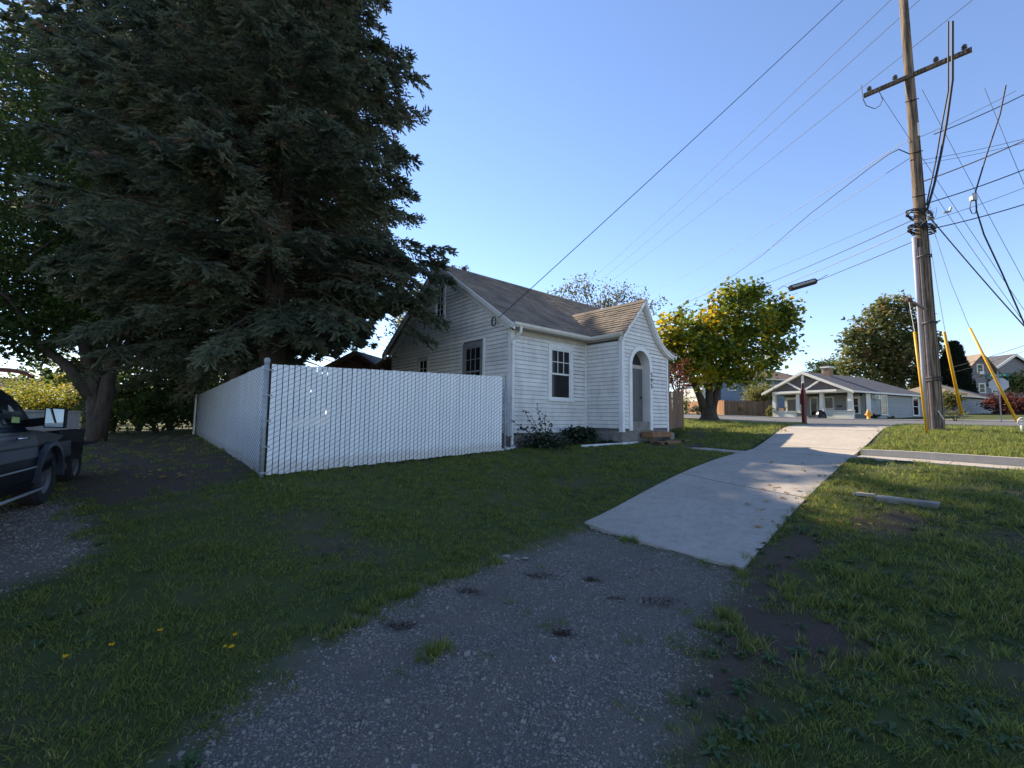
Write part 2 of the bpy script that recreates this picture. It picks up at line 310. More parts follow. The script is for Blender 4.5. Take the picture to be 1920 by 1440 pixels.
def bush(name, label, cat, c, rad, leafm, n, size, seed, group=None, aspect=.65, stems=7):
    rng = np.random.default_rng(seed); t = thing(name, label, cat, (c[0], c[1], c[2]), 0, group); rx, ry, rz = rad
    blobs = [(rng.uniform(-.4, .4)*rx, rng.uniform(-.4, .4)*ry, rz*rng.uniform(.6, 1.25), rx*rng.uniform(.5, .8), ry*rng.uniform(.5, .8), rz*rng.uniform(.5, .8)) for _ in range(6)]
    P, T, C = blob_points(blobs, max(n//14, 6), 14, min(rad)*.14, rng, .4); P[:, 2] = np.maximum(P[:, 2], .02)
    mb = MB()
    for q in C[:stems]: mb.tube([(0, 0, -.05), Vector(q)*.5+Vector((0, 0, .1)), Vector(q)], [rz*.035, rz*.022, rz*.008], 5)
    mb.build('stem', M['twig'], t); npmesh('foliage', leaves(P, size, rng, aspect), 4, leafm, t, T); return t
def conifer(name, label, base, H, z0, rad, nb, seed, crown_fn=None, dens=1.0, trunk_r=.36, extra=(), ln=.17, w=.042, sec=22, gap=0, keep=None):
    rng = np.random.default_rng(seed); random.seed(seed); t = thing(name, label, 'tree', base, 0, None)
    mb = MB(); mb.tube([(0, 0, -.3), (0, 0, .3), (.05, 0, H*.3), (0, .08, H*.6), (0, 0, H)], [trunk_r*1.35, trunk_r, trunk_r*.8, trunk_r*.5, .03], 12, jit=.06)
    mb.build('trunk', M['bark'], t, True)
    BR = []
    for i in range(nb):
        f = (i+rng.random())/nb; z = z0+(H-z0)*f**1.15; a = i*2.39996+rng.normal(0, .25)
        Lr = (crown_fn(f, a) if crown_fn else rad*(1-f)**.75)*rng.uniform(.78, 1.06)+.25
        rise = rng.uniform(-.05, .25)*Lr+.25*Lr*f; droop = Lr*rng.uniform(.12, .3)*(1-f*.6)
        BR.append((Vector((0, 0, z)), Vector((math.cos(a)*Lr, math.sin(a)*Lr, z+rise-droop)), droop))
    for p in extra: BR.append((Vector((0, 0, p[3])), Vector(p[:3]), p[4]))
    bm_ = MB(); PP = []; DD = []; TT = []
    for a, b, dr in BR:
        d = b-a; L_ = d.length; side = d.cross(Vector((0, 0, 1))); side.normalize() if side.length > .01 else None
        mid = a.lerp(b, .5)+Vector((0, 0, dr*.55)); r_ = .008+.008*L_
        bm_.tube([a, a.lerp(mid, .5), mid, mid.lerp(b, .5)+Vector((0, 0, dr*.12)), b], [r_, r_*.8, r_*.6, r_*.35, .006], 5, cap=False)
        ns = max(4, int(sec*dens*(.35+L_/4))); tt = rng.uniform(.14, 1, ns)**.75
        A = np.array(a); Mi = np.array(mid); Bn = np.array(b); q = ((1-tt)**2)[:, None]*A+(2*tt*(1-tt))[:, None]*Mi+(tt**2)[:, None]*Bn
        dv = unit(2*(1-tt)[:, None]*(Mi-A)+2*tt[:, None]*(Bn-Mi)); sd = np.array(side)*rng.choice([-1, 1], ns)[:, None]
        tl = (.25+.62*(1-tt)**.7*min(1.6, L_/2.6))*rng.uniform(.6, 1.25, ns)
        td = unit(dv*rng.uniform(.5, 1.1, (ns, 1))+sd*rng.uniform(.35, 1, (ns, 1))+np.array([0, 0, 1])*rng.uniform(-.65, .15, (ns, 1)))
        td[-2:] = dv[-2:]
        m = max(5, int(11*dens)); u = np.linspace(.05, 1, m)
        pts = q[:, None]+td[:, None]*(tl[:, None]*u)[:, :, None]; pts[:, :, 2] -= (tl[:, None]*.22*u**2)
        sgn = np.tile([1, -1], m)[:m]; ax = unit(np.cross(td, np.array([0, 0, 1.0])+rng.normal(0, .3, (ns, 3))))
        dd = unit(td[:, None]*.8+ax[:, None]*(sgn[None, :, None]*rng.uniform(.3, .9, (ns, m, 1)))+rng.normal(0, .22, (ns, m, 3))-np.array([0, 0, .12]))
        tone = np.clip(rng.normal(.42, .22)+rng.normal(0, .14, (ns, m))+(u[None]-.5)*.3, 0, .93); tone = np.where(rng.random((ns, 1)) < .03, 1, tone)
        PP.append(pts.reshape(-1, 3)); DD.append(dd.reshape(-1, 3)); TT.append(tone.ravel())
    P = np.concatenate(PP); D = np.concatenate(DD); T = np.concatenate(TT)
    if keep is not None: k = keep(P+np.array(base)); P, D, T = P[k], D[k], T[k]
    bm_.build('branch', M['twig'], t)
    npmesh('crown', sprigs(P, D, ln, w, rng), 4, L['fir'], t, np.repeat(T, 2)); return t
def text_obj(name, cu, parent=None):
    o = bpy.data.objects.new(name, cu); COL.objects.link(o); bpy.context.view_layer.update()
    me = bpy.data.meshes.new_from_object(o.evaluated_get(bpy.context.evaluated_depsgraph_get())); bpy.data.objects.remove(o); return link(name, me, parent)
# ---- scatter of small pieces nobody could count
def variants(cname, maker, n, m):
    c = bpy.data.collections.new(cname)
    for i in range(n):
        me = maker(i); me.materials.append(m[i % len(m)] if isinstance(m, list) else m); c.objects.link(bpy.data.objects.new(cname+'_piece', me))
    return c
def scatter(name, P, rot, scl, idx, coll, baseM):
    me = bpy.data.meshes.new(name); n = len(P); me.vertices.add(n); me.vertices.foreach_set('co', np.asarray(P, np.float32).ravel())
    a = me.attributes.new('rot', 'FLOAT_VECTOR', 'POINT'); a.data.foreach_set('vector', np.asarray(rot, np.float32).ravel())
    a = me.attributes.new('scl', 'FLOAT_VECTOR', 'POINT'); a.data.foreach_set('vector', np.asarray(scl, np.float32).ravel())
    a = me.attributes.new('pick', 'INT', 'POINT'); a.data.foreach_set('value', np.asarray(idx, np.int32))
    o = link(name, me); g = bpy.data.node_groups.new(name, 'GeometryNodeTree')
    g.interface.new_socket('Geometry', in_out='INPUT', socket_type='NodeSocketGeometry'); g.interface.new_socket('Geometry', in_out='OUTPUT', socket_type='NodeSocketGeometry')
    N = g.nodes.new; gi = N('NodeGroupInput'); go = N('NodeGroupOutput'); ip = N('GeometryNodeInstanceOnPoints'); ci = N('GeometryNodeCollectionInfo')
    ci.inputs[0].default_value = coll; ci.inputs['Separate Children'].default_value = True; ci.inputs['Reset Children'].default_value = True; ip.inputs['Pick Instance'].default_value = True
    def na(nm, ty):
        q = N('GeometryNodeInputNamedAttribute'); q.data_type = ty; q.inputs[0].default_value = nm; return [s_ for s_ in q.outputs if s_.enabled][0]
    e = N('FunctionNodeEulerToRotation'); lk = g.links.new
    lk(gi.outputs[0], ip.inputs['Points']); lk(ci.outputs[0], ip.inputs['Instance']); lk(na('pick', 'INT'), ip.inputs['Instance Index'])
    lk(na('rot', 'FLOAT_VECTOR'), e.inputs[0]); lk(e.outputs[0], ip.inputs['Rotation']); lk(na('scl', 'FLOAT_VECTOR'), ip.inputs['Scale']); lk(ip.outputs[0], go.inputs[0])
    md = o.modifiers.new('scatter', 'NODES'); md.node_group = g; return o
# ================================================================== GROUND
UX, UY = U.x, U.y
def uw(u, w): return (u*UX-w*UY, u*UY+w*UX)
def tou(x, y): return x*UX+y*UY, -x*UY+y*UX
def pip(x, y, poly):
    x = np.asarray(x); y = np.asarray(y); ins = np.zeros(x.shape, bool); n = len(poly)
    for i in range(n):
        x1, y1 = poly[i]; x2, y2 = poly[(i+1) % n]
        c = ((y1 > y) != (y2 > y)) & (x < (x2-x1)*(y-y1)/((y2-y1) if abs(y2-y1) > 1e-9 else 1e-9)+x1); ins ^= c
    return ins
def gpoly(pts): return [tuple(ground(*p)[:2]) for p in pts]
DRIVE = [(1.14, 6.91), (6.79, 12.28), (13.47, 20.0), (15.86, 18.0), (7.48, 9.68), (2.58, 4.98)]
GRAV = gpoly([(330, 1440), (430, 1350), (545, 1260), (645, 1185), (740, 1128), (850, 1085), (960, 1043), (1100, 992), (1390, 1078), (1350, 1130), (1310, 1200), (1290, 1260), (1270, 1350), (1250, 1440), (1100, 1800), (500, 1800)])
GRAVL = gpoly([(-400, 980), (-60, 930), (100, 950), (150, 985), (130, 1040), (70, 1100), (0, 1150), (-300, 1260)])
EARTH = gpoly([(90, 905), (160, 832), (300, 815), (362, 813), (470, 868), (440, 910), (330, 935), (200, 950), (110, 940)])
DIRTS = [(gpoly([(1395, 1075), (1470, 1010), (1520, 985), (1545, 1020), (1500, 1080), (1470, 1130), (1640, 1190), (1630, 1245), (1500, 1262), (1420, 1320), (1290, 1380), (1300, 1230), (1350, 1130)]), 1),
         (gpoly([(1600, 965), (1660, 950), (1740, 970), (1770, 1000), (1700, 1012), (1630, 1000)]), .9),
         (gpoly([(570, 1025), (640, 1005), (710, 1015), (690, 1045), (620, 1060)]), .75),
         (gpoly([(1830, 1000), (1920, 985), (1990, 1040), (1880, 1050)]), .6)]
def masks(x, y):
    G = D = 0; o_ = ((0, 0), (.16, .05), (-.12, .14), (.05, -.17), (-.15, -.1))
    for a, b_ in o_: q1, q2 = masks1(x+a, y+b_); G = G+q1/5; D = D+q2/5
    return G, np.where(G > .8, 0, D)
def masks1(x, y):
    jx = x+.13*smooth_noise(x, y, 9, 3)+.05*smooth_noise(x, y, 27, 4); jy = y+.10*smooth_noise(x, y, 9, 5)+.05*smooth_noise(x, y, 27, 6)
    g = (pip(jx, jy, GRAV) | pip(jx+.35*smooth_noise(x, y, 3, 8), jy+.2*smooth_noise(x, y, 5, 18), GRAVL)).astype(float); d = np.zeros_like(g)
    d = np.maximum(d, pip(jx+.25*smooth_noise(x, y, 2.2, 9), jy, EARTH)*.95)
    for p, s in DIRTS: d = np.maximum(d, pip(jx+.12*smooth_noise(x, y, 5, 10), jy, p)*s)
    d = np.maximum(d, np.clip(smooth_noise(x, y, 1.7, 12)*1.1+.3*smooth_noise(x, y, 6, 13)-.52, 0, .6)); d = np.where(g > 0, 0, d); return g, d
def axis(lo, hi, step, far0, far1):
    m = list(np.arange(lo, hi, step)); a = m[0]; s = step; L0 = []
    while a > far0: s *= 1.16; a -= s; L0.append(a)
    a = m[-1]; s = step; R0 = []
    while a < far1: s *= 1.16; a += s; R0.append(a)
    return np.array(L0[::-1]+m+R0)
gx = axis(-8, 12, .085, -190, 210); gy = axis(1.2, 15, .085, -90, 170)
X, Y = np.meshgrid(gx, gy); Z = zt(X, Y)
near = np.exp(-np.maximum(0, np.hypot(X-2, Y-6)-9)/4)
Z = Z+near*(.018*smooth_noise(X, Y, 5, 21)+.008*smooth_noise(X, Y, 17, 22))
g_, d_ = masks(X, Y); u_, w_ = tou(X, Y)
low = pip(X, Y, [uw(5.42, 4.35), uw(23.6, 5.9), uw(23.6, 3.2), uw(5.42, 2.3)]) | ((u_ > 12.1) & (u_ < 12.95) & (w_ < 6.0) & (w_ > -40)) | ((u_ > 24.5) & (u_ < 40.5) & (w_ > -58) & (w_ < 88))
Z = Z-low*.14
me = bpy.data.meshes.new('ground'); nx, ny = len(gx), len(gy); me.vertices.add(nx*ny); me.vertices.foreach_set('co', np.stack([X, Y, Z], -1).astype(np.float32).ravel())
ii = np.arange(nx*ny).reshape(ny, nx); q = np.stack([ii[:-1, :-1], ii[:-1, 1:], ii[1:, 1:], ii[1:, :-1]], -1).reshape(-1, 4); me.loops.add(q.size); me.loops.foreach_set('vertex_index', q.ravel().astype(np.int32))
me.polygons.add(len(q)); me.polygons.foreach_set('loop_start', np.arange(0, q.size, 4, dtype=np.int32)); me.update(calc_edges=True); me.polygons.foreach_set('use_smooth', [True]*len(q))
for nm, arr in (('gravel', g_), ('dirt', d_)): a = me.attributes.new(nm, 'FLOAT', 'POINT'); a.data.foreach_set('value', arr.astype(np.float32).ravel())
m, t, p = nmat('ground_soil_turf_gravel'); p.inputs['Roughness'].default_value = .95; p.inputs['Specular IOR Level'].default_value = .15
def attr(n): a = t.nodes.new('ShaderNodeAttribute'); a.attribute_name = n; return a.outputs['Fac']
n1 = noise(t, 1.3, 8, .7); n2 = noise(t, 42, 6, .75); n3 = noise(t, 130, 3, .6)
turf = ramp(t, [(.3, (.046, .062, .020)), (.52, (.070, .084, .026)), (.72, (.10, .085, .045))]); t.links.new(n1.outputs[0], turf.inputs[0])
soil = ramp(t, [(.3, (.062, .045, .034)), (.7, (.12, .088, .066))]); t.links.new(n2.outputs[0], soil.inputs[0])
grv = ramp(t, [(.32, (.085, .072, .058)), (.5, (.155, .134, .112)), (.7, (.23, .20, .17))]); t.links.new(n3.outputs[0], grv.inputs[0])
def mix(f, a, b): k = t.nodes.new('ShaderNodeMixRGB'); t.links.new(f, k.inputs[0]); t.links.new(a, k.inputs[1]); t.links.new(b, k.inputs[2]); return k.outputs[0]
t.links.new(mix(attr('gravel'), mix(attr('dirt'), turf.outputs[0], soil.outputs[0]), grv.outputs[0]), p.inputs['Base Color'])
bp = t.nodes.new('ShaderNodeBump'); bp.inputs['Strength'].default_value = .8; bp.inputs['Distance'].default_value = .02; t.links.new(n2.outputs[0], bp.inputs['Height']); t.links.new(bp.outputs[0], p.inputs['Normal'])
me.materials.append(m); tag(link('ground', me), kind='structure')
def slab(name, left, right, m, parent=None, off=.02, depth=.25, nu=12, nv=6, flat=False, zfn=None):
    """sheet between two edges that follows the terrain, with skirts"""
    left = [Vector(p) for p in left]; right = [Vector(p) for p in right]
    def res(pl, n):
        L_ = [0]
        for a, b in zip(pl, pl[1:]): L_.append(L_[-1]+(b-a).length)
        out = []
        for s in np.linspace(0, L_[-1], n):
            i = min(max(np.searchsorted(L_, s)-1, 0), len(pl)-2); f = (s-L_[i])/max(L_[i+1]-L_[i], 1e-6); out.append(pl[i].lerp(pl[i+1], min(max(f, 0), 1)))
        return out
    A = res(left, nu); B = res(right, nu); xy = np.array([[tuple(a.lerp(b, k/(nv-1)))[:2] for k in range(nv)] for a, b in zip(A, B)])
    z = zt(xy[..., 0], xy[..., 1])
    if flat: z[:] = z[:, :1]
    if zfn: z = zfn(xy[..., 0], xy[..., 1], z)
    z = z+off; v = np.concatenate([xy, z[..., None]], -1).reshape(-1, 3); idx = np.arange(nu*nv).reshape(nu, nv); mb = MB()
    fs = [(idx[i, k], idx[i, k+1], idx[i+1, k+1], idx[i+1, k]) for i in range(nu-1) for k in range(nv-1)]
    mb.add(v, fs); ring = list(idx[:, 0])+list(idx[-1, 1:])+list(idx[::-1, -1][1:])+list(idx[0, ::-1][1:-1]); n0 = len(mb.v); mb.v += [(v[i][0], v[i][1], v[i][2]-depth) for i in ring]
    for k in range(len(ring)): k2 = (k+1) % len(ring); mb.f.append((ring[k2], ring[k], n0+k, n0+k2))
    return mb.build(name, m, parent)
drv = thing('driveway', None, None, kind='structure')
dl = [Vector((1.14, 6.91)), Vector((6.79, 12.28)), Vector((12.2, 18.5)), Vector((12.75, 20.3))]; dr = [Vector((2.58, 4.98)), Vector((7.48, 9.68)), Vector((14.7, 16.7)), Vector((16.4, 17.6))]
def along(pl, s): # s in 0..3
    i = min(int(s), 2); return pl[i].lerp(pl[i+1], s-i)
cuts = [0, .43, .985, 1.13, 1.55, 2.0, 3.0]
for a, b in zip(cuts, cuts[1:]):
    e = .003; slab('concrete_panel', [along(dl, a+e), along(dl, b-e)], [along(dr, a+e), along(dr, b-e)], M['concrete'], drv, .025, .2, 8, 8)
sw = thing('sidewalk', None, None, kind='structure'); ws = [2.36, .85, -.7, -2.2, -3.7, -5.2, -6.7, -9.7]
for a, b in zip(ws, ws[1:]): slab('concrete_panel', [uw(12.02, a-.006), uw(12.02, b+.006)], [uw(12.9, a-.006), uw(12.9, b+.006)], M['concrete'], sw, .03, .2, 6, 4, True)
slab('concrete_panel', [uw(12.1, 4.83), uw(12.1, 6.35)], [uw(12.92, 4.85), uw(12.8, 6.5)], M['concrete'], sw, .02, .2, 6, 4, True)
tag(slab('kerb', [uw(12.91, 2.35), uw(12.91, -20)], [uw(13.07, 2.35), uw(13.07, -20)], M['kerb'], None, .105, .4, 40, 3, True), kind='structure')
tag(slab('street', [uw(23.95, -60), uw(23.95, 90)], [uw(39, -60), uw(39, 90)], M['asphalt'], None, .01, .3, 90, 12), kind='structure')
tag(slab('pavement', [uw(39.05, -60), uw(39.05, 90)], [uw(41, -60), uw(41, 90)], M['kerb'], None, .07, .3, 60, 3), kind='structure')
for a, b in ((-40, 2.95), (6.35, 60)): tag(slab('street_kerb', [uw(23.72, a), uw(23.72, b)], [uw(23.92, a), uw(23.92, b)], M['kerb'], None, .11, .35, 50, 3), kind='structure')
tag(slab('path', gpoly([(1200, 840), (1262, 842), (1318, 838)])+[], gpoly([(1236, 826), (1290, 822), (1322, 811)]), mat('dark_mulch_path', (.045, .036, .032), (.03, .025, .022), 30, .95, .5, 80), None, .015, .1, 8, 6), kind='structure')

# ---- grass, weeds, stones (nobody could count them)
def tuft(n, r, h0, h1, wid, lean, seed):
    g = np.random.default_rng(seed); a = g.uniform(0, 6.28, n); rr = r*np.sqrt(g.random(n)); b = np.stack([rr*np.cos(a), rr*np.sin(a), np.zeros(n)-.005], 1)
    h = g.uniform(h0, h1, n)[:, None]; ld = g.normal(size=(n, 3))*[1, 1, 0]; tip = b+np.array([0, 0, 1])*h+ld*h*lean; mid = b*.5+tip*.5+np.array([0, 0, 1])*h*.12
    fa = g.uniform(0, 6.28, n); s = np.stack([np.cos(fa), np.sin(fa), np.zeros(n)], 1)*wid*g.uniform(.6, 1.3, (n, 1))
    v = np.concatenate([np.stack([b-s*.5, b+s*.5, mid+s*.45, mid-s*.45], 1), np.stack([mid-s*.45, mid+s*.45, tip+s*.06, tip-s*.06], 1)], 0)
    t_ = np.clip(g.normal(.42, .2, n), 0, .85); t_ = np.where(g.random(n) < .06, .97, t_); o = npmesh('tuft', v, 4, L['grass'], None, np.concatenate([t_, t_])); me_ = o.data; bpy.data.objects.remove(o); me_.materials.clear(); return me_
def rosette(seed, n=9, size=.06):
    g = np.random.default_rng(seed); V_ = []; T_ = []
    for i in range(n):
        a = i*2.4+g.normal(0, .3); l = size*g.uniform(.6, 1.2); d = np.array([math.cos(a), math.sin(a), 0]); s = np.array([-d[1], d[0], 0]); z = g.uniform(.02, .05)
        p0 = np.zeros(3); p1 = d*l*.5+[0, 0, z]; p2 = d*l+[0, 0, z*.7]; w = l*.2
        V_ += [p0-s*w*.2, p0+s*w*.2, p1+s*w, p1-s*w, p1-s*w, p1+s*w, p2+s*w*.3, p2-s*w*.3]; tt = g.uniform(.1, 1); T_ += [tt, tt]
    o = npmesh('weed', np.array(V_), 4, L['weed'], None, np.array(T_)); me_ = o.data; bpy.data.objects.remove(o); me_.materials.clear(); return me_
def pebble(seed):
    import bmesh
    g = random.Random(seed); b = bmesh.new(); bmesh.ops.create_icosphere(b, subdivisions=1, radius=.5); sx, sy, sz = g.uniform(.7, 1.1), g.uniform(.6, .9), g.uniform(.4, .65)
    for v in b.verts: v.co = Vector((v.co.x*sx, v.co.y*sy, v.co.z*sz))*g.uniform(.8, 1.15)
    me_ = bpy.data.meshes.new('pebble'); b.to_mesh(me_); b.free(); return me_
cg = variants('grass_short', lambda i: tuft(26, .075, .018, .055, .0055, .55, 100+i), 8, L['grass'])
cl = variants('grass_long', lambda i: tuft(22, .06, .05, .13, .008, .4, 200+i), 6, L['grass'])
cw = variants('weeds', lambda i: rosette(300+i, 8+i % 4, .05+.012*(i % 3)), 6, L['weed'])
cp = variants('pebbles', lambda i: pebble(400+i), 9, [M['stone'], M['stonel'], M['stoned'], M['stone'], M['stone'], M['stoned'], M['stone'], M['stone2'], M['stone2']])
g = RNG
def sample(n, x0, x1, y0, y1, near0=3.2, pw=1.25):
    x = g.uniform(x0, x1, n); y = g.uniform(y0, y1, n); r = np.hypot(x, y); k = g.random(n) < np.clip((near0/r)**pw, 0, 1); fr = np.abs(x) < y*1.22+.6; k &= fr; return x[k], y[k], r[k]
HS = [uw(tou(-.04, 12)[0]+a, tou(-.04, 12)[1]+b) for a, b in ((-.1, -.12), (3.15, -.12), (3.15, -1.5), (6, -1.5), (6, -.1), (9, 0), (9, 8), (-.1, 8))]
def lawnmask(x, y):
    u, w = tou(x, y); no = pip(x, y, HS); wig = .05*smooth_noise(x, y, 14, 31)
    no |= pip(x+wig, y+wig, [uw(5.3, 4.52), uw(12, 4.85), uw(20.3, 5.85), uw(23.7, 6.2), uw(23.7, 3.0), uw(20, 2.7), uw(12, 2.36), uw(5.2, 2.1)])
    no |= (u+wig*.6 > 11.98) & (u < 13.09) & (w < 2.45) | (u > 12.08) & (u < 12.9) & (w > 4.7) & (w < 6.3) | (u > 23.7); return ~no
def lay(name, coll, nvar, x, y, s, sink=0, upright=True, sz=None):
    z = zt(x, y)+np.exp(-np.maximum(0, np.hypot(x-2, y-6)-9)/4)*(.018*smooth_noise(x, y, 5, 21)+.008*smooth_noise(x, y, 17, 22))-sink; n = len(x)
    rot = np.stack([g.normal(0, .12, n), g.normal(0, .12, n), g.uniform(0, 6.28, n)], 1) if upright else g.uniform(0, 6.28, (n, 3))*[.12, .12, 1]
    sc = np.stack([s, s, s if sz is None else sz], 1); return tag(scatter(name, np.stack([x, y, z], 1), rot, sc, g.integers(0, nvar, n), coll, None), kind='stuff')
# mown lawn
x, y, r = sample(300000, -14, 22, 2.0, 26, 3.0, 1.05); gr, di = masks(x, y); k = lawnmask(x, y) & (g.random(len(x)) > np.clip(gr*1.25, 0, .992)) & (g.random(len(x)) > di*.95) & (g.random(len(x)) < .62+.38*smooth_noise(x, y, 3.1, 41))
x, y, r = x[k], y[k], r[k]; u, w = tou(x, y); s = (.75+.5*g.random(len(x))+.18*smooth_noise(x, y, 2.3, 42))*np.clip(.7+r*.075, .85, 1.7); far = (u > 13)
lay('lawn_grass', cg, 8, x, y, s, sz=s*np.where(far, 1.15, .85))
# longer unmown clumps right of the drive and along edges
x, y, r = sample(80000, 1.6, 18, 1.8, 18, 3.6, 1.0); gr, di = masks(x, y); u, w = tou(x, y); pat = smooth_noise(x, y, 2.0, 51)+.5*smooth_noise(x, y, 6, 52)
k = lawnmask(x, y) & (w < 2.3) & (gr < .5) & ((u < 11.5) | (u > 13.2)) & (g.random(len(x)) > di*.93) & (pat+g.normal(0, .35, len(x)) > np.where(u > 13, -.9, .32)); x, y, r = x[k], y[k], r[k]
lay('tall_grass', cl, 6, x, y, (.5+.5*g.random(len(x)))*np.clip(.85+r*.03, .9, 1.3))
x, y, r = sample(30000, -8, 10, 1.8, 12, 3.2, 1.2); gr, di = masks(x, y); u, w = tou(x, y); pat = smooth_noise(x, y, 1.6, 61); k = lawnmask(x, y) & (gr < .35) & (np.where(w < 2.2, .10, -.28)+pat*.5+g.normal(0, .25, len(x)) > .22) & (g.random(len(x)) > di*.75); x, y, r = x[k], y[k], r[k]
lay('weeds', cw, 6, x, y, .4+.7*g.random(len(x)), 0)
# fringe of clumps where the lawn meets the gravel
fr = [(745, 1125), (770, 1112), (800, 1098), (840, 1085), (690, 1150), (660, 1170), (880, 1075), (620, 1195), (925, 1058), (720, 1135), (815, 1222), (828, 1232), (860, 1082), (1362, 1165), (1385, 1190), (1340, 1185), (1410, 1215), (1180, 1018)]
fx = []; fy = []
for p in fr:
    q = ground(*p)
    for _ in range(7): fx.append(q.x+g.normal(0, .05)); fy.append(q.y+g.normal(0, .04))
fx = np.array(fx); fy = np.array(fy); lay('edge_grass', cl, 6, fx, fy, .55+.4*g.random(len(fx)))
x, y, r = sample(700000, -9, 4, 1.6, 8, 3.2, 1.1); gr, di = masks(x, y); k = (gr > g.uniform(.15, .75, len(x))) & (g.random(len(x)) < .62+.5*smooth_noise(x, y, 4.5, 71)+.25*smooth_noise(x, y, 13, 72)); x, y, r = x[k], y[k], r[k]
s = np.exp(g.normal(-4.2, .38, len(x)))*np.clip(.85+r*.05, 1, 1.4); lay('gravel', cp, 9, x, y, s, .002, False)
x, y, r = sample(30000, -9, 9, 1.6, 11, 3.0, 1.3); gr, di = masks(x, y); k = (gr < .5) & (di > .3) & (g.random(len(x)) < .35); x, y, r = x[k], y[k], r[k]
lay('soil_crumbs', variants('crumbs', lambda i: pebble(500+i), 5, [M['brownclod'], M['stoned'], M['brownclod']]), 5, x, y, np.exp(g.normal(-4.3, .4, len(x))), .001, False)

# ================================================================== WHITE HOUSE
HB = Vector((-.04, 12, .84)); house = thing('white_house', 'small white clapboard house with steep gables and an arched porch numbered 595', 'house', HB, R(41.05))
ZE, SL, YR = 3.44, .673, 3.74      # eave height, roof slope, ridge position
ZA = ZE+(YR+.3)*SL; LX = 8.55; DY = 7.48
def roofz(y): return ZE+(min(y, 2*YR-y)+.3)*SL
b = MB(); e = .012
b.prism([(e, e, .4), (e, DY-e, .4), (e, DY-e, roofz(DY)-.1), (e, YR, ZA-.12), (e, e, roofz(0)-.1)], (LX, 0, 0)); b.build('wall', M['core'], house)
b = MB(); b.b2((-.03, .03, -.5), (LX-.1, DY, .42)); b.b2((3.28, -1.36, -.5), (5.83, .1, .55)); b.build('foundation', M['found'], house)
def siding(parent, O, T, N, zs, ext, m, name='siding_board', th=.024, gapz=.0065):
    O, T, N = Vector(O), Vector(T), Vector(N); Zv = Vector((0, 0, 1))
    for z0, z1 in zip(zs, zs[1:]):
        i0, i1 = ext(z0+.003), ext(z1-.003)
        if len(i0) != len(i1): i0 = i1 = ext((z0+z1)/2)
        for (a0, b0), (a1, b1) in zip(i0, i1):
            if max(b0-a0, b1-a1) < .04: continue
            z1_ = z1-.002
            P = lambda t, z, d: O+T*t+Zv*z+N*d; z0 = z0+gapz
            v = [P(a0, z0, 0), P(b0, z0, 0), P(b0, z0, th), P(a0, z0, th), P(a1, z1_, 0), P(max(b1, a1+.001), z1_, 0), P(max(b1, a1+.001), z1_, th*.22), P(a1, z1_, th*.22)]
            mb = MB(); mb.add(v, [(0, 3, 2, 1), (4, 5, 6, 7), (0, 1, 5, 4), (2, 3, 7, 6), (0, 4, 7, 3), (1, 2, 6, 5)]); mb.build(name, m, parent)
def cut(iv, holes, z):
    for (h0, h1, z0, z1) in holes:
        if z0 < z < z1:
            out = []
            for a, b_ in iv:
                if h1 <= a or h0 >= b_: out.append((a, b_))
                else:
                    if h0 > a: out.append((a, h0))
                    if h1 < b_: out.append((h1, b_))
            iv = out
    return iv
CZ = .1215
zs = list(np.arange(.42, ZA, CZ))
W_FRONT = [(1.46, 2.58, 1.38, 3.1)]
siding(house, (0, 0, 0), (1, 0, 0), (0, -1, 0), [z for z in zs if z < 3.32], lambda z: cut([(.1, 3.22)], W_FRONT, z), M['siding'])
W_GABLE = [(1.24, 2.3, 1.5, 3.16), (3.42, 4.08, 4.2, 5.48), (4.42, 5.2, 1.7, 3.02)]
def gext(z): return cut([(max(.1, (z-ZE+.12)/SL-.3), min(DY-.1, 2*YR-(z-ZE+.12)/SL+.3))], W_GABLE, z)
siding(house, (0, 0, 0), (0, 1, 0), (-1, 0, 0), zs, gext, M['siding'])
b = MB(); b.b2((-.03, -.03, .34), (.1, 0, 3.3)); b.b2((-.03, 0, .34), (0, .1, 3.38)); b.build('corner_board', M['trim'], house)
b = MB(); b.b2((3.19, -.035, .42), (3.25, 0, 3.3)); b.build('corner_board', M['trim'], house)
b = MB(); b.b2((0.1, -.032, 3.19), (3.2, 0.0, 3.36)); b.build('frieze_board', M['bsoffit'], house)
b = MB(); b.b2((-.12, -.3, 3.335), (3.15, -.035, 3.36)); b.build('soffit', M['bsoffit'], house)
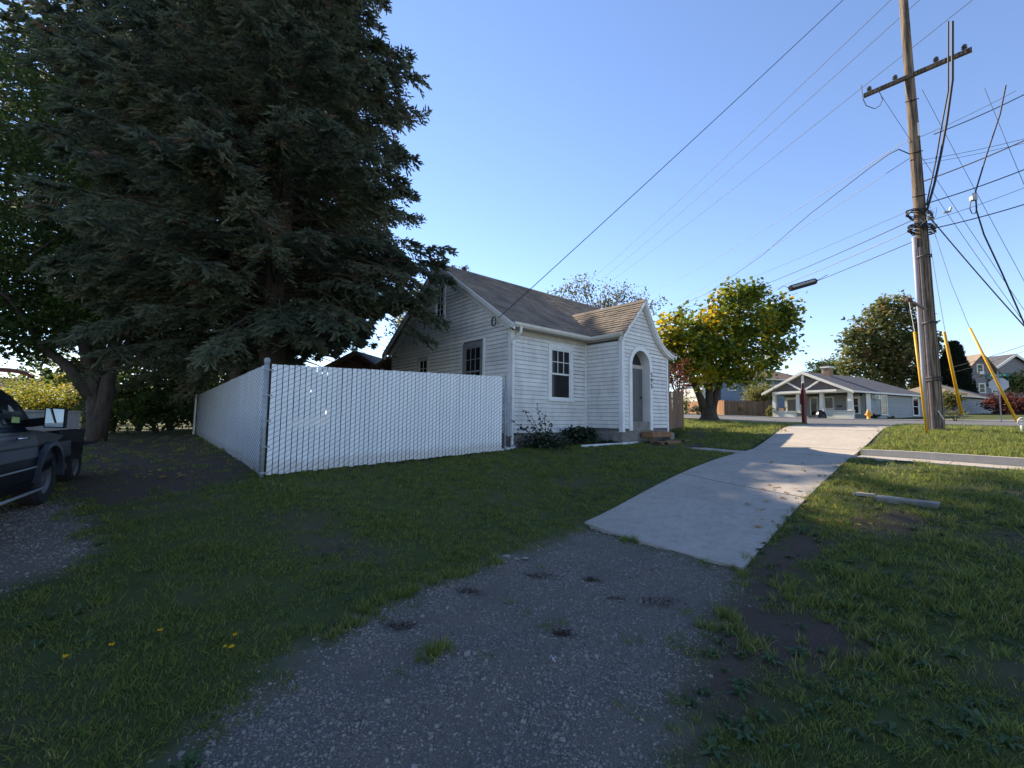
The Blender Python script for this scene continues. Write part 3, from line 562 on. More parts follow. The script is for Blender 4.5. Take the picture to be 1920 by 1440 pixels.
# roof deck, rakes, gutters
b = MB(); xr0, xr1 = -.16, LX+.2; th = .07
b.prism([(xr0, -.3, ZE), (xr0, YR, ZA), (xr0, YR, ZA-th), (xr0, -.3, ZE-th)], (xr1-xr0, 0, 0)); b.prism([(xr0, DY+.3, ZE), (xr0, DY+.3, ZE-th), (xr0, YR, ZA-th), (xr0, YR, ZA)], (xr1-xr0, 0, 0)); roof = b.build('roof', M['shing'], house)
def shingles(rows, m, parent, thick=.012):
    """rows: list of (lower line a,b ; upper line c,d), tabs laid along each"""
    b = MB(); rnd = random.Random(3)
    for (a, b1, c, d, nrm, keep) in rows:
        a, b1, c, d, nrm = map(Vector, (a, b1, c, d, nrm)); L_ = (b1-a).length; s = -rnd.random()*.3
        while s < L_:
            w = .29+rnd.uniform(-.02, .02); f0, f1 = max(0, s)/L_, min(L_, s+w-.010)/L_; s += w
            if f1-f0 < .05/L_: continue
            p0, p1, q0, q1 = a.lerp(b1, f0), a.lerp(b1, f1), c.lerp(d, f0), c.lerp(d, f1)
            if keep and not keep((p0+p1+q0+q1)/4): continue
            lift = thick*rnd.uniform(.7, 1.5); dn = (p0-q0).normalized()*rnd.uniform(-.012, .012)
            v = [p0+dn, p1+dn, p1+dn+nrm*lift, p0+dn+nrm*lift, q0, q1, q1+nrm*.002, q0+nrm*.002]; b.add(v, [(0, 1, 2, 3), (3, 2, 6, 7), (0, 3, 7, 4), (1, 5, 6, 2)])
    o = b.build('shingles', m, parent); o['kind'] = 'stuff'; return o
nf = Vector((0, -SL, 1)).normalized(); nb = Vector((0, SL, 1)).normalized(); rows = []; ex = .125; LN = math.hypot(YR+.3, (YR+.3)*SL); nr = int(LN/ex)
for i in range(nr):
    y0 = -.32+(YR+.32)*i/nr; y1 = -.32+(YR+.32)*(i+1)/nr; z0, z1 = ZE+(y0+.3)*SL, ZE+(y1+.3)*SL
    rows.append(((xr0-.02, y0, z0), (xr1, y0, z0), (xr0-.02, y1, z1), (xr1, y1, z1), nf, None))
m_sh = M['shing']; shingles(rows, m_sh, roof)
b = MB(); k = 0; xx = xr0-.02
while xx < xr1:
    for s_ in (-1, 1): b.prism([(xx, YR, ZA+.022), (xx, YR+s_*.14, ZA+.022-.14*SL), (xx, YR+s_*.14, ZA+.01-.14*SL), (xx, YR, ZA+.008)], (.26, 0, 0))
    xx += .25
b.build('ridge_cap', M['shing'], roof)
for s_ in (0, 1):
    ya, yb = (-.34, YR) if s_ == 0 else (DY+.34, YR); z0 = ZE-.04*SL
    b = MB(); b.prism([(-.2, ya, z0-.015), (-.2, yb, ZA-.015), (-.2, yb, ZA-.16), (-.2, ya, z0-.16)], (.045, 0, 0)); b.build('rake_board', M['trim'], house)
    b = MB(); b.prism([(-.235, ya, z0+.0), (-.235, yb, ZA+.0), (-.235, yb, ZA-.06), (-.235, ya, z0-.06)], (.034, 0, 0)); b.build('rake_moulding', M['trim'], house)
    b = MB(); b.prism([(-.05, ya+(.3 if s_ == 0 else -.3), z0+.0), (-.05, yb, ZA-.2), (-.05, yb, ZA-.38), (-.05, ya+(.3 if s_ == 0 else -.3), z0-.16)], (.028, 0, 0)); b.build('frieze_board', M['trim'], house)
b = MB(); b.b2((-.155, -.34, 3.33), (-.03, .0, 3.40)); b.build('eave_return', M['trim'], house)
def gutter(a, c, out):
    a, c, out = Vector(a), Vector(c), Vector(out); pr = [(0, .0), (.05, .0), (.095, .05), (.10, .115), (.085, .115), (.08, .06), (.045, .015), (.012, .015), (.012, .115), (0, .115)]
    b = MB(); b.prism([a+out*x+Vector((0, 0, z)) for x, z in pr], c-a); return b.build('gutter', M['gutter'], house)
gutter((-.2, -.30, 3.335), (3.13, -.30, 3.335), (0, -1, 0))
# downspout at the corner
b = MB(); b.tube([(.06, -.35, 3.36), (.06, -.34, 3.2), (.02, -.08, 3.02), (.02, -.075, 2.9), (.02, -.07, .06)], .042, 8); dsp = b.build('downspout', M['trim'], house)
for z0, z1 in ((2.88, 2.95), (1.4, 1.44)): b = MB(); b.b2((-.04, -.12, z0), (.08, -.025, z1)); b.build('bracket', M['trim'], dsp)
def window(parent, O, T, N, a0, a1, z0, z1, cols=3, rows_top=2, trim=.11, lower_plain=True, sashm=None, trimm=None, deep=.05, name='window', split=.5):
    O, T, N = Vector(O), Vector(T), Vector(N); sashm = sashm or M['trim']; trimm = trimm or M['trim']
    P = lambda t, z, d: O+T*t+Vector((0, 0, z))+N*d
    def bx(mb, t0, t1, zz0, zz1, d0, d1):
        pts = [P(t, z, d) for t in (t0, t1) for z in (zz0, zz1) for d in (d0, d1)]; mb.add(pts, [(0, 1, 3, 2), (4, 6, 7, 5), (0, 4, 5, 1), (2, 3, 7, 6), (0, 2, 6, 4), (1, 5, 7, 3)])
    w = thing(name, None, None) if False else None
    mb = MB(); bx(mb, a0, a0+trim, z0, z1, -.005, .045); bx(mb, a1-trim, a1, z0, z1, -.005, .045); bx(mb, a0+trim, a1-trim, z1-trim*1.15, z1, -.005, .047); wn = mb.build(name, trimm, parent)
    mb = MB(); bx(mb, a0-.02, a1+.02, z0-.035, z0+.03, -.005, .075); mb.build('sill', trimm, wn)
    i0, i1, k0, k1 = a0+trim, a1-trim, z0+.03, z1-trim*1.15; s = .045; zm = k0+(k1-k0)*split
    mb = MB(); bx(mb, i0, i0+s, zm, k1, 0, .028); bx(mb, i1-s, i1, zm, k1, 0, .028); bx(mb, i0+s, i1-s, k1-s, k1, 0, .028); bx(mb, i0+s, i1-s, zm-.02, zm+.03, 0, .03); mb.build('upper_sash', sashm, wn)
    mb = MB(); bx(mb, i0, i0+s, k0, zm-.02, 0, .02); bx(mb, i1-s, i1, k0, zm-.02, 0, .02); bx(mb, i0+s, i1-s, k0, k0+s*1.3, 0, .02); mb.build('lower_sash', sashm, wn)
    mb = MB(); bx(mb, i0+s, i1-s, k0+s, zm, -.003, .008); mb.build('pane', M['glass'], wn)
    def grid(q0, q1, nc, nrw):
        dx = (i1-i0-2*s)/nc; dz = (q1-q0)/nrw
        for c in range(nc):
            for r_ in range(nrw): mb = MB(); bx(mb, i0+s+c*dx, i0+s+(c+1)*dx-.001, q0+r_*dz, q0+(r_+1)*dz-.001, -.003, .010); mb.build('pane', M['glass'], wn)
        mb = MB()
        for c in range(1, nc): bx(mb, i0+s+c*dx-.011, i0+s+c*dx+.011, q0, q1, .0, .024)
        for r_ in range(1, nrw): bx(mb, i0+s, i1-s, q0+r_*dz-.011, q0+r_*dz+.011, .0, .022)
        if nc*nrw > 1: mb.build('muntin', sashm, wn)
    grid(zm+.03, k1-s, cols, rows_top)
    if not lower_plain: grid(k0+s, zm, cols, rows_top)
    return wn
greyt = mat('grey_window_paint', (.20, .20, .20), (.14, .14, .145), 6, .7)
window(house, (0, 0, 0), (1, 0, 0), (0, -1, 0), 1.46, 2.58, 1.40, 3.1, 3, 2, .125)
window(house, (0, 0, 0), (0, 1, 0), (-1, 0, 0), 1.24, 2.3, 1.45, 3.16, 3, 2, .12, False, greyt, greyt)
window(house, (0, 0, 0), (0, 1, 0), (-1, 0, 0), 3.42, 4.08, 4.22, 5.48, 2, 2, .1, False)
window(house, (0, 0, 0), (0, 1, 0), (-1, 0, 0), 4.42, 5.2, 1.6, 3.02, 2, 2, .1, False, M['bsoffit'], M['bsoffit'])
b = MB(); b.b2((-.05, 1.17, 1.3), (0, 1.24, 3.22)); b.b2((-.04, 2.3, 1.3), (0, 2.35, 3.2)); b.build('window_casing', M['trim'], house)
# porch
PX0, PX1, PY = 3.25, 5.87, -1.39; PAX, PAZ = 4.33, 4.66
CURVE = [(3.10, 3.36), (PAX, PAZ), (4.57, 4.30), (4.78, 3.97), (4.96, 3.72), (5.16, 3.49), (5.38, 3.32), (5.62, 3.17), (5.84, 3.08), (6.06, 3.02)]
def pz(x):
    for (a, za), (c, zc) in zip(CURVE, CURVE[1:]):
        if a <= x <= c: return za+(zc-za)*(x-a)/(c-a)
    return CURVE[-1][1]
AX, AR, AZ, AB = 4.23, .50, 2.52, .50
def archz(x): d = abs(x-AX); return AZ+math.sqrt(max(AR*AR-d*d, 0)) if d < AR else .5
xs = sorted(set(list(np.linspace(PX0+.02, PX1-.02, 40))+[AX-AR+.0005, AX+AR-.0005, AX-AR-.0005, AX+AR+.0005, PAX]+[AX+AR*math.cos(k) for k in np.linspace(.1, 3.04, 22)]))
b = MB(); yf, yb = PY+.012, PY+.14
for x0, x1 in zip(xs, xs[1:]):
    za0, za1 = archz(x0+1e-5), archz(x1-1e-5); b.add([(x0, yf, za0), (x1, yf, za1), (x1, yf, pz(x1)-.1), (x0, yf, pz(x0)-.1), (x0, yb, za0), (x1, yb, za1), (x1, yb, pz(x1)-.1), (x0, yb, pz(x0)-.1)], [(0, 1, 2, 3), (4, 7, 6, 5), (0, 4, 5, 1), (3, 2, 6, 7)])
b.b2((PX0+.012, PY+.14, .5), (PX0+.1, .0, 3.3)); b.b2((PX1-.1, PY+.14, .5), (PX1-.012, .05, 3.0)); porchw = b.build('porch_wall', M['core'], house)
zsP = list(np.arange(.56, 4.7, CZ))
siding(house, (PX0, 0, 0), (0, 1, 0), (-1, 0, 0), [z for z in zsP if z < 3.32], lambda z: [(PY+.1, -.03)], M['siding'])
siding(house, (PX1, 0, 0), (0, 1, 0), (1, 0, 0), [z for z in zsP if z < 3.0], lambda z: [(PY+.06, -.03)], M['siding'])
def inv(z, side):
    if z < (3.5 if side == 0 else 3.02): return PX0+.1 if side == 0 else PX1-.06
    pts = CURVE[:2] if side == 0 else CURVE[1:][::-1]
    for (a, za), (c, zc) in zip(pts, pts[1:]):
        if za <= z <= zc: v = a+(c-a)*(z-za)/(zc-za); return max(v, PX0+.1) if side == 0 else min(v, PX1-.06)
    return PAX
def pext(z):
    l, r_ = inv(z+.12, 0), inv(z+.09, 1)
    if r_-l < .05: return []
    Ro = .60
    if z < AZ: return [(l, AX-Ro), (AX+Ro, r_)]
    if z < AZ+Ro: d = math.sqrt(Ro*Ro-(z-AZ)**2); return [(l, AX-d), (AX+d, r_)]
    return [(l, r_)]
siding(house, (0, PY, 0), (1, 0, 0), (0, -1, 0), zsP, pext, M['siding'])
b = MB(); b.b2((PX0-.03, PY-.03, .46), (PX0+.1, PY, 3.34)); b.b2((PX0-.03, PY, .46), (PX0, PY+.1, 3.34)); b.build('corner_board', M['trim'], house)
b = MB(); b.b2((PX1-.06, PY-.03, .42), (PX1+.03, PY, 3.02)); b.b2((PX1, PY, .42), (PX1+.03, PY+.1, 3.0)); b.build('corner_board', M['trim'], house)
# arch trim ring and deep jamb
pa = [(AX-AR, .5)]+[(AX+AR*math.cos(a), AZ+AR*math.sin(a)) for a in np.linspace(math.pi, 0, 26)]+[(AX+AR, .5)]; Ro = .645
po = [(AX-Ro, .5)]+[(AX+Ro*math.cos(a), AZ+Ro*math.sin(a)) for a in np.linspace(math.pi, 0, 26)]+[(AX+Ro, .5)]
b = MB()
for i in range(len(pa)-1):
    b.add([(pa[i][0], PY-.05, pa[i][1]), (pa[i+1][0], PY-.05, pa[i+1][1]), (po[i+1][0], PY-.05, po[i+1][1]), (po[i][0], PY-.05, po[i][1]), (pa[i][0], PY+.02, pa[i][1]), (pa[i+1][0], PY+.02, pa[i+1][1]), (po[i+1][0], PY+.01, po[i+1][1]), (po[i][0], PY+.01, po[i][1])], [(0, 1, 2, 3), (0, 4, 5, 1), (3, 2, 6, 7)])
b.build('arch_trim', M['trim'], house)
b = MB(); JD = .27; pj = [(AX-AR+.01, .5)]+[(AX+(AR-.01)*math.cos(a), AZ+(AR-.01)*math.sin(a)) for a in np.linspace(math.pi, 0, 20)]+[(AX+AR-.01, .5)]; pk = [((x-AX)*1.12+AX, (z-AZ)*1.1+AZ if z > AZ else z) for x, z in pj]
for i in range(len(pj)-1):
    q = [(pj[i][0], PY, pj[i][1]), (pj[i+1][0], PY, pj[i+1][1]), (pj[i+1][0], PY+JD, pj[i+1][1]), (pj[i][0], PY+JD, pj[i][1]), (pk[i][0], PY+.1, pk[i][1]), (pk[i+1][0], PY+.1, pk[i+1][1]), (pk[i+1][0], PY+JD, pk[i+1][1]), (pk[i][0], PY+JD, pk[i][1])]; b.add(q, [(0, 3, 2, 1), (4, 5, 6, 7)])
b.build('arch_jamb', M['siding'], house)
b = MB(); b.b2((AX-.6, PY+JD, .5), (AX+.6, PY+JD+.05, 3.2)); b.build('vestibule_wall', M['dark'], house)  # dark sheet paints the shade above the door inside the arch
b = MB(); b.b2((AX-.5, PY+JD-.05, 2.48), (AX+.5, PY+JD, 2.6)); b.build('door_head', M['bsoffit'], house)
b = MB(); b.b2((AX-.5, PY+JD-.035, .78), (AX+.49, PY+JD, 2.48)); dr_ = b.build('door', M['doorp'], house)
for i in range(6): mb = MB(); mb.b2((AX-.46+i*.155, PY+JD-.043, .82), (AX-.46+i*.155+.145, PY+JD-.034, 2.42)); mb.build('panel', M['doorp'], dr_)
b = MB(); b.lathe([(.0, 0), (.028, .01), (.03, .03), (.012, .05), (.012, .07)], 10); kn = b.build('handle', M['plastic'], dr_, True, (AX+.36, PY+JD-.035, 1.55)); kn.rotation_euler = (R(90), 0, 0)
b = MB(); b.b2((AX-.49, PY-.02, .5), (AX+.49, PY+JD, .78)); b.build('threshold', M['found'], house)
# house number on the arch trim
for i, ch in enumerate('595'):
    cu = bpy.data.curves.new('digit', 'FONT'); cu.body = ch; cu.size = .21; cu.extrude = .006; cu.align_x = 'CENTER'; cu.materials.append(M['black']); o = text_obj('house_number', cu, house)
    o.location = (AX+.575, PY-.062, 2.22-i*.185); o.rotation_euler = (R(90), 0, 0)
# porch roof
def pslab(a, c, th=.06): d = Vector((c[0]-a[0], 0, c[1]-a[1])).normalized(); n = Vector((-d.z, 0, d.x)); return [Vector((a[0], 0, a[1])), Vector((c[0], 0, c[1])), Vector((c[0], 0, c[1]))-n*th, Vector((a[0], 0, a[1]))-n*th]
b = MB(); y0 = PY-.16
for a, c in zip(CURVE, CURVE[1:]): b.prism([(p.x, y0, p.z) for p in pslab(a, c)], (0, 2.9, 0))
proof = b.build('porch_roof', M['shing'], house)
rows = []; nl = 14; nrm = Vector((-(PAZ-3.36), 0, PAX-3.10)).normalized(); keep = lambda p: p.z > roofz(p.y)-.02
for i in range(nl):
    f0, f1 = (i-.1)/nl, (i+1)/nl; A_ = lambda f: (3.10+(PAX-3.10)*f, 3.36+(PAZ-3.36)*f)
    rows.append(((A_(f0)[0], y0-.02, A_(f0)[1]), (A_(f0)[0], 1.7, A_(f0)[1]), (A_(f1)[0], y0-.02, A_(f1)[1]), (A_(f1)[0], 1.7, A_(f1)[1]), nrm, keep))
for (a, za), (c, zc) in list(zip(CURVE, CURVE[1:]))[1:]:
    n_ = Vector((-(zc-za), 0, c-a)).normalized()
    rows.append(((c, y0-.02, zc), (c, 1.2, zc), (a, y0-.02, za), (a, 1.2, za), n_, keep))
shingles(rows, M['shing'], proof, .02)
b = MB(); yy = y0-.03
while yy < 1.6:
    for s_, dx, dz in ((-1, -.11, -.115), (1, .09, -.12)): b.prism([(PAX, yy, PAZ+.035), (PAX+dx, yy, PAZ+.035+dz), (PAX+dx, yy, PAZ+.02+dz), (PAX, yy, PAZ+.015)], (0, .2, 0))
    yy += .19
b.build('ridge_cap', M['shing'], proof)
for lay_, (o0, o1, yd, mm) in enumerate(((.0, .07, .19, M['trim']), (.07, .145, .165, M['trim']))):
    for part in (CURVE[:2], CURVE[1:]):
        b = MB()
        for a, c in zip(part, part[1:]):
            b.add([(a[0], PY-yd, a[1]-o0), (c[0], PY-yd, c[1]-o0), (c[0], PY-yd, c[1]-o1), (a[0], PY-yd, a[1]-o1), (a[0], PY-.03, a[1]-o0), (c[0], PY-.03, c[1]-o0), (c[0], PY-.03, c[1]-o1), (a[0], PY-.03, a[1]-o1)], [(0, 1, 2, 3), (0, 4, 5, 1), (3, 2, 6, 7), (4, 7, 6, 5), (0, 3, 7, 4), (1, 5, 6, 2)])
        b.build('rake_board' if lay_ else 'rake_moulding', mm, house)
gutter((3.13, -.30, 3.335), (3.13, PY-.14, 3.335), (-1, 0, 0))
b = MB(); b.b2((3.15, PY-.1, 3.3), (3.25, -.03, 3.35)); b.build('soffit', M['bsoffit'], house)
b = MB(); b.tube([(5.95, PY-.12, 3.0), (6.02, PY-.2, 2.97), (6.05, PY-.28, 2.98)], .03, 6); b.build('gutter_end', M['trim'], house)
# low rear roof seen past the far corner
b = MB(); b.prism([(-.1, DY+.05, 3.3), (-.1, DY+3.0, 2.75), (-.1, DY+3.0, 2.66), (-.1, DY+.05, 3.2)], (4, 0, 0)); b.build('rear_roof', M['rooftan'], house)
b = MB(); b.b2((.1, DY+.05, .2), (3.8, DY+2.8, 2.66)); b.build('rear_wall', M['siding'], house)
b = MB(); b.b2((-.2, DY+.28, 3.18), (-.05, DY+.45, 3.4)); b.build('gutter_end', M['trim'], house)
# steps (boards on rough blocks)
hm = Matrix.Translation(HB) @ Matrix.Rotation(R(41.05), 4, 'Z')
def hw(x, y, z=0): return hm @ Vector((x, y, z))
st = thing('porch_steps', 'worn brown wooden steps on rubble below the arched doorway', 'steps', hw(4.5, -1.7, .0), R(41.05))
b = MB(); b.b2((-.30, -.12, .30), (.85, .27, .46)); b.build('tread', M['wood'], st)
b = MB(); b.b2((-.38, -.52, .10), (1.25, -.10, .20)); b.build('tread', M['wood'], st)
b = MB(); rnd = random.Random(5)
for i in range(42): b.box((rnd.uniform(-.55, 1.3), rnd.uniform(-.55, .25), rnd.uniform(-.1, .12)), [rnd.uniform(.08, .22) for _ in range(3)], Matrix.Rotation(rnd.uniform(0, 3), 3, 'Z'))
b.build('rubble', M['brownclod'], st)
b = MB(); b.b2((.95, -.02, .2), (1.2, .2, .42)); b.build('block', M['found'], st)
moss = thing('moss_clump', 'rusty orange moss clump growing on the house ridge', 'moss', hw(.95, YR, ZA))
P = RNG.normal(size=(160, 3))*[.07, .07, .05]+[0, 0, .07]; npmesh('clump', leaves(P, .06), 4, M['terracotta'], moss)
P = RNG.normal(size=(60, 3))*[.05, .03, .02]+[-.35, -.3, .03]; npmesh('sprig', leaves(P, .05), 4, M['terracotta'], moss)
# ================================================================== WHITE SLATTED FENCE
F0, F1, F2 = Vector((-3.97, 7.0)), Vector((-.19, 11.0)), Vector((-14.5, 20.0))
fence = thing('chain_link_fence', 'tall chain link fence filled with white vertical slats beside the house', 'fence', (F0.x, F0.y, 0))
def rel(p, z): return (p.x-F0.x, p.y-F0.y, z)
sm = MB(); sm.box((0, 0, .5), (.0785, .007, 1)); sme = sm.build('slat', M['slat'], fence); sl_me = sme.data; bpy.data.objects.remove(sme)
rnd = random.Random(9)
def panel(a, c, za, zc, ta, tc, inset0=.11, inset1=.05, out=1):
    d = (c-a); L_ = d.length; d.normalize(); ang = math.atan2(d.y, d.x); n = Vector((d.y, -d.x))*out; s = inset0
    while s < L_-inset1:
        p = a+d*s; f = s/L_; z0 = za+(zc-za)*f+rnd.uniform(-.012, .012)+.03; z1 = ta+(tc-ta)*f+rnd.uniform(-.004, .004)
        o = link('slat', sl_me, fence); o.location = rel(p, z0); o.rotation_euler = (rnd.gauss(0, .0012), rnd.gauss(0, .0007), ang+rnd.gauss(0, .012)); o.scale = (1, 1, z1-z0); s += .0925
    mb = MB(); k = -L_*.52
    H0 = ta-za
    while k < H0+.05:
        s0 = max(0.05, -k/.52); s1 = min(L_-.03, (H0-k)/.52)
        if s1 > s0+.02:
            pts = [Vector(rel(a+d*s_+n*.009, za+(zc-za)*s_/L_+((ta-za)+(tc-zc-ta+za)*s_/L_)*min(max((k+.52*s_)/H0, 0), 1))) for s_ in (s0, s1)]; mb.tube(pts, .0036, 3, cap=False)
        k += .085
    return mb.build('wire_mesh', M['wire'], fence)
panel(F0, F1, .70, .86, 2.52, 2.73)
panel(F2, F0, .80, .70, 2.53, 2.52, .05, .08)
def fpost(p, z0, z1, r, nb=5, name='post', m=M['galv']):
    b = MB(); b.lathe([(r, z0-.3), (r, z1)], 14); o = b.build(name, m, fence, True, rel(p, 0))
    b = MB(); b.lathe([(r*1.22, z1-.02), (r*1.22, z1+.03), (r*.9, z1+.055), (.001, z1+.065)], 14); b.build('post_cap', M['galv'], o)
    for i in range(nb): zb = z0+.1+(z1-z0-.25)*i/(nb-1); b = MB(); b.lathe([(r*1.14, zb), (r*1.2, zb+.01), (r*1.14, zb+.03)], 14); b.bar((r, 0, zb+.012), (r+.06, .03, zb+.012), .012, .022); b.build('tension_band', M['galv'], o)
    return o
fpost(F0, .66, 2.56, .037); fpost(F1+Vector((.03, .03)), .84, 2.74, .022, 6); fpost(F2, .78, 2.55, .03)
fd = (F0-F2).normalized()
for s in (3.0, 6.1, 9.2, 12.3): fpost(F2+fd*s+Vector((-fd.y, fd.x))*.06, .75, 2.50, .025, 3)
b = MB(); b.box((0, 0, 1.66), (.9, .03, 1.75)); o = b.build('end_board', M['offwhite'], fence); o.location = rel(F2+fd*.6+Vector((fd.y, -fd.x))*.06, 0); o.rotation_euler = (0, 0, math.atan2(fd.y, fd.x))
# ================================================================== PICKUP AND TRAILER
TA = math.atan2(.85, -.53)
pk = thing('pickup_truck', 'dark pickup truck parked nose first at the edge of the lawn', 'truck', (-6.5, 6.2, .42), TA)
Wd = 1.86
def side_prof(pts, y0, y1, name, m, parent, smooth=False): b = MB(); b.prism([(x, y0, z) for x, z in pts], (0, y1-y0, 0)); return b.build(name, m, parent)
def body_section(xs_):            # cross sections along the truck: (x, half-lower, shoulder z, top z)
    b = MB(); o = []
    for x, zb, zsh, zt_, iny in xs_:
        ring = [(x, .03, zb), (x, 0, zb+.12), (x, 0, .60), (x, .012, .84), (x, .06, zsh), (x, iny, zt_), (x, Wd/2, zt_+.02), (x, Wd-iny, zt_), (x, Wd-.06, zsh), (x, Wd-.012, .84), (x, Wd, .60), (x, Wd, zb+.12), (x, Wd-.03, zb)]; o.append(ring)
    n = len(o[0]); b.v = [tuple(p) for r_ in o for p in r_]
    for i in range(len(o)-1):
        for k in range(n): b.f.append((i*n+k, i*n+(k+1) % n, (i+1)*n+(k+1) % n, (i+1)*n+k))
    b.f.append(tuple(range(n))); b.f.append(tuple(range((len(o)-1)*n, len(o)*n))[::-1]); return b
body = body_section([(-4.6, .5, 1.02, 1.08, .10), (-4.0, .45, 1.03, 1.09, .10), (-3.05, .32, 1.03, 1.09, .10), (-1.6, .30, 1.03, 1.10, .10), (-.6, .30, 1.02, 1.09, .11), (-.42, .30, 1.0, 1.06, .16)]).build('body', M['truck'], pk)
body_section([(-.42, .42, 1.0, 1.05, .2), (.2, .5, .98, 1.02, .22), (.72, .5, .92, .95, .25), (.88, .48, .78, .82, .3)]).build('hood', M['truck'], pk)
# cab with pillars
gl = [(-3.0, 1.09), (-2.75, 1.55), (-2.45, 1.65), (-1.9, 1.655), (-1.42, 1.60), (-.95, 1.535), (-.74, 1.47), (-.56, 1.36), (-.30, 1.08)]
b = MB(); n = len(gl)
for y_, iny in ((.09, 0), (.24, 1)): pass
lo = [(x, .10 + .16*max(0, (z-1.08)/.58), z) for x, z in gl]; hi_ = [(x, Wd-.10-.16*max(0, (z-1.08)/.58), z) for x, z in gl]
b.add(lo+hi_, [tuple(range(n)), tuple(range(n, 2*n))[::-1]]+[(i, n+i, n+i+1, i+1) for i in range(n-1)]); b.build('cab', M['truck'], pk)
def sideglass(pts): b = MB(); b.prism([(x, .088+.16*max(0, (z-1.08)/.58), z) for x, z in pts], (0, .008, 0)); return b.build('window', M['glass'], pk)
wg = sideglass([(-1.72, 1.12), (-1.68, 1.53), (-1.3, 1.51), (-.95, 1.46), (-.70, 1.34), (-.46, 1.12)]); sideglass([(-2.72, 1.12), (-2.6, 1.55), (-2.35, 1.58), (-1.85, 1.56), (-1.83, 1.12)])
b = MB(); b.prism([(-1.08, .085, 1.15), (-1.05, .09, 1.22), (-.86, .085, 1.21), (-.87, .08, 1.14)], (0, -.002, 0)); b.build('sticker', M['sticker'], pk)
b = MB(); b.prism([(-1.12, .10, 1.28), (-1.10, .12, 1.36), (-1.05, .115, 1.34), (-.99, .10, 1.28)], (0, -.006, 0)); b.build('sticker', M['palebox'], pk)
b = MB(); b.prism([(-.94, .26, 1.50), (-.36, .12, 1.10), (-.36, Wd-.12, 1.10), (-.94, Wd-.26, 1.50)], (.012, 0, .012)); b.build('windscreen', M['glass'], pk)
for x0, x1 in ((-1.78, -.46), (-2.9, -1.80)):
    b = MB(); b.add([(x0, -.006, .42), (x1, -.006, .42), (x1, -.006, .60), (x0, -.006, .60), (x1, .006, .84), (x0, .006, .84), (x1, .054, 1.02), (x0, .054, 1.02), (x0, .02, .42), (x1, .02, .42), (x1, .07, 1.02), (x0, .07, 1.02)], [(0, 1, 2, 3), (3, 2, 4, 5), (5, 4, 6, 7), (0, 8, 9, 1), (7, 6, 10, 11), (0, 3, 5, 7, 11, 8), (1, 9, 10, 6, 4, 2)]); d_o = b.build('door', M['truck'], pk)
    b = MB(); b.add([(x0, -.010, .69), (x1, -.010, .69), (x1, .012, .88), (x0, .012, .88)], [(0, 1, 2, 3)]); b.add([(x0, .010, .88), (x1, .010, .88), (x1, .05, 1.0), (x0, .05, 1.0)], [(0, 1, 2, 3)]); b.build('painted_sheen_band', M['truckt'], d_o)  # sky reflection on the shoulder put into the colour of a grey band
    b = MB(); xh = x0+.72; b.tube([(xh-.11, .0, .955), (xh-.08, -.045, .96), (xh+.08, -.045, .96), (xh+.11, .0, .955)], .014, 6); b.build('handle', M['chrome'], d_o, True)
    b = MB(); b.bar((x0+.02, -.012, .565), (x1-.02, -.012, .565), .014, .016); b.build('trim_strip', M['galv'], d_o)
b = MB(); b.tube([(-2.8, -.06, .27), (-.42, -.06, .27)], .018, 8); b.build('side_step', M['galv'], pk, True)
def wheel(parent, x, y, r, w, name='wheel', z=None):
    wt = MB(); pr = [(r*.62, -w/2), (r*.9, -w/2), (r, -w*.32), (r, w*.32), (r*.9, w/2), (r*.62, w/2)]; n = 28; o = []
    for a in range(n):
        th = 6.28318*a/n
        for q, yy in pr: o.append((q*math.cos(th), yy, q*math.sin(th)))
    m_ = len(pr); wt.v = o; wt.f = [(a*m_+k, ((a+1) % n)*m_+k, ((a+1) % n)*m_+(k+1) % m_, a*m_+(k+1) % m_) for a in range(n) for k in range(m_)]
    t_ = wt.build(name, M['tyre'], parent, False, (x, y, r if z is None else z))
    b = MB(); b.lathe([(.001, w*.30), (r*.2, w*.34), (r*.5, w*.30), (r*.63, w*.44), (r*.63, -w*.4)], 20); o = b.build('rim', M['rim'], t_); o.rotation_euler = (R(90), 0, 0); return t_
for x in (-.05, -3.55):
    for y in (.13, Wd-.13): wheel(pk, x, y, .385, .25)
    b = MB(); 
    for y in (-.05, Wd-.06):
        pr = [(x+.50*math.cos(a), .40+.47*math.sin(a)) for a in np.linspace(-.1, 3.24, 16)]; pi = [(x+.43*math.cos(a), .40+.41*math.sin(a)) for a in np.linspace(-.1, 3.24, 16)]
        mb = MB()
        for i in range(15): mb.prism([(pr[i][0], y, pr[i][1]), (pr[i+1][0], y, pr[i+1][1]), (pi[i+1][0], y, pi[i+1][1]), (pi[i][0], y, pi[i][1])], (0, .11, 0))
        mb.build('fender_flare', M['truckt'], pk)
b = MB(); b.prism([(-.65, -.27, 1.07), (-.65, -.27, 1.33), (-.65, -.075, 1.34), (-.65, -.075, 1.08)], (.10, 0, 0)); mo = b.build('mirror', M['plastic'], pk)
b = MB(); b.prism([(-.656, -.258, 1.085), (-.656, -.258, 1.318), (-.656, -.088, 1.328), (-.656, -.088, 1.092)], (.004, 0, 0)); b.build('mirror_glass', M['mirror'], mo)
b = MB(); b.bar((-.60, -.08, 1.16), (-.50, .12, 1.13), .09, .10); b.build('mirror_arm', M['plastic'], mo)
b = MB(); b.b2((.80, .05, .38), (.95, Wd-.05, .62)); b.build('bumper', M['chrome'], pk)
for y in (.12, Wd-.42): b = MB(); b.b2((.70, y, .68), (.87, y+.3, .84)); b.build('headlight', M['glass'], pk)
b = MB(); b.b2((-4.75, .05, .45), (-4.6, Wd-.05, .65)); b.build('bumper', M['chrome'], pk)
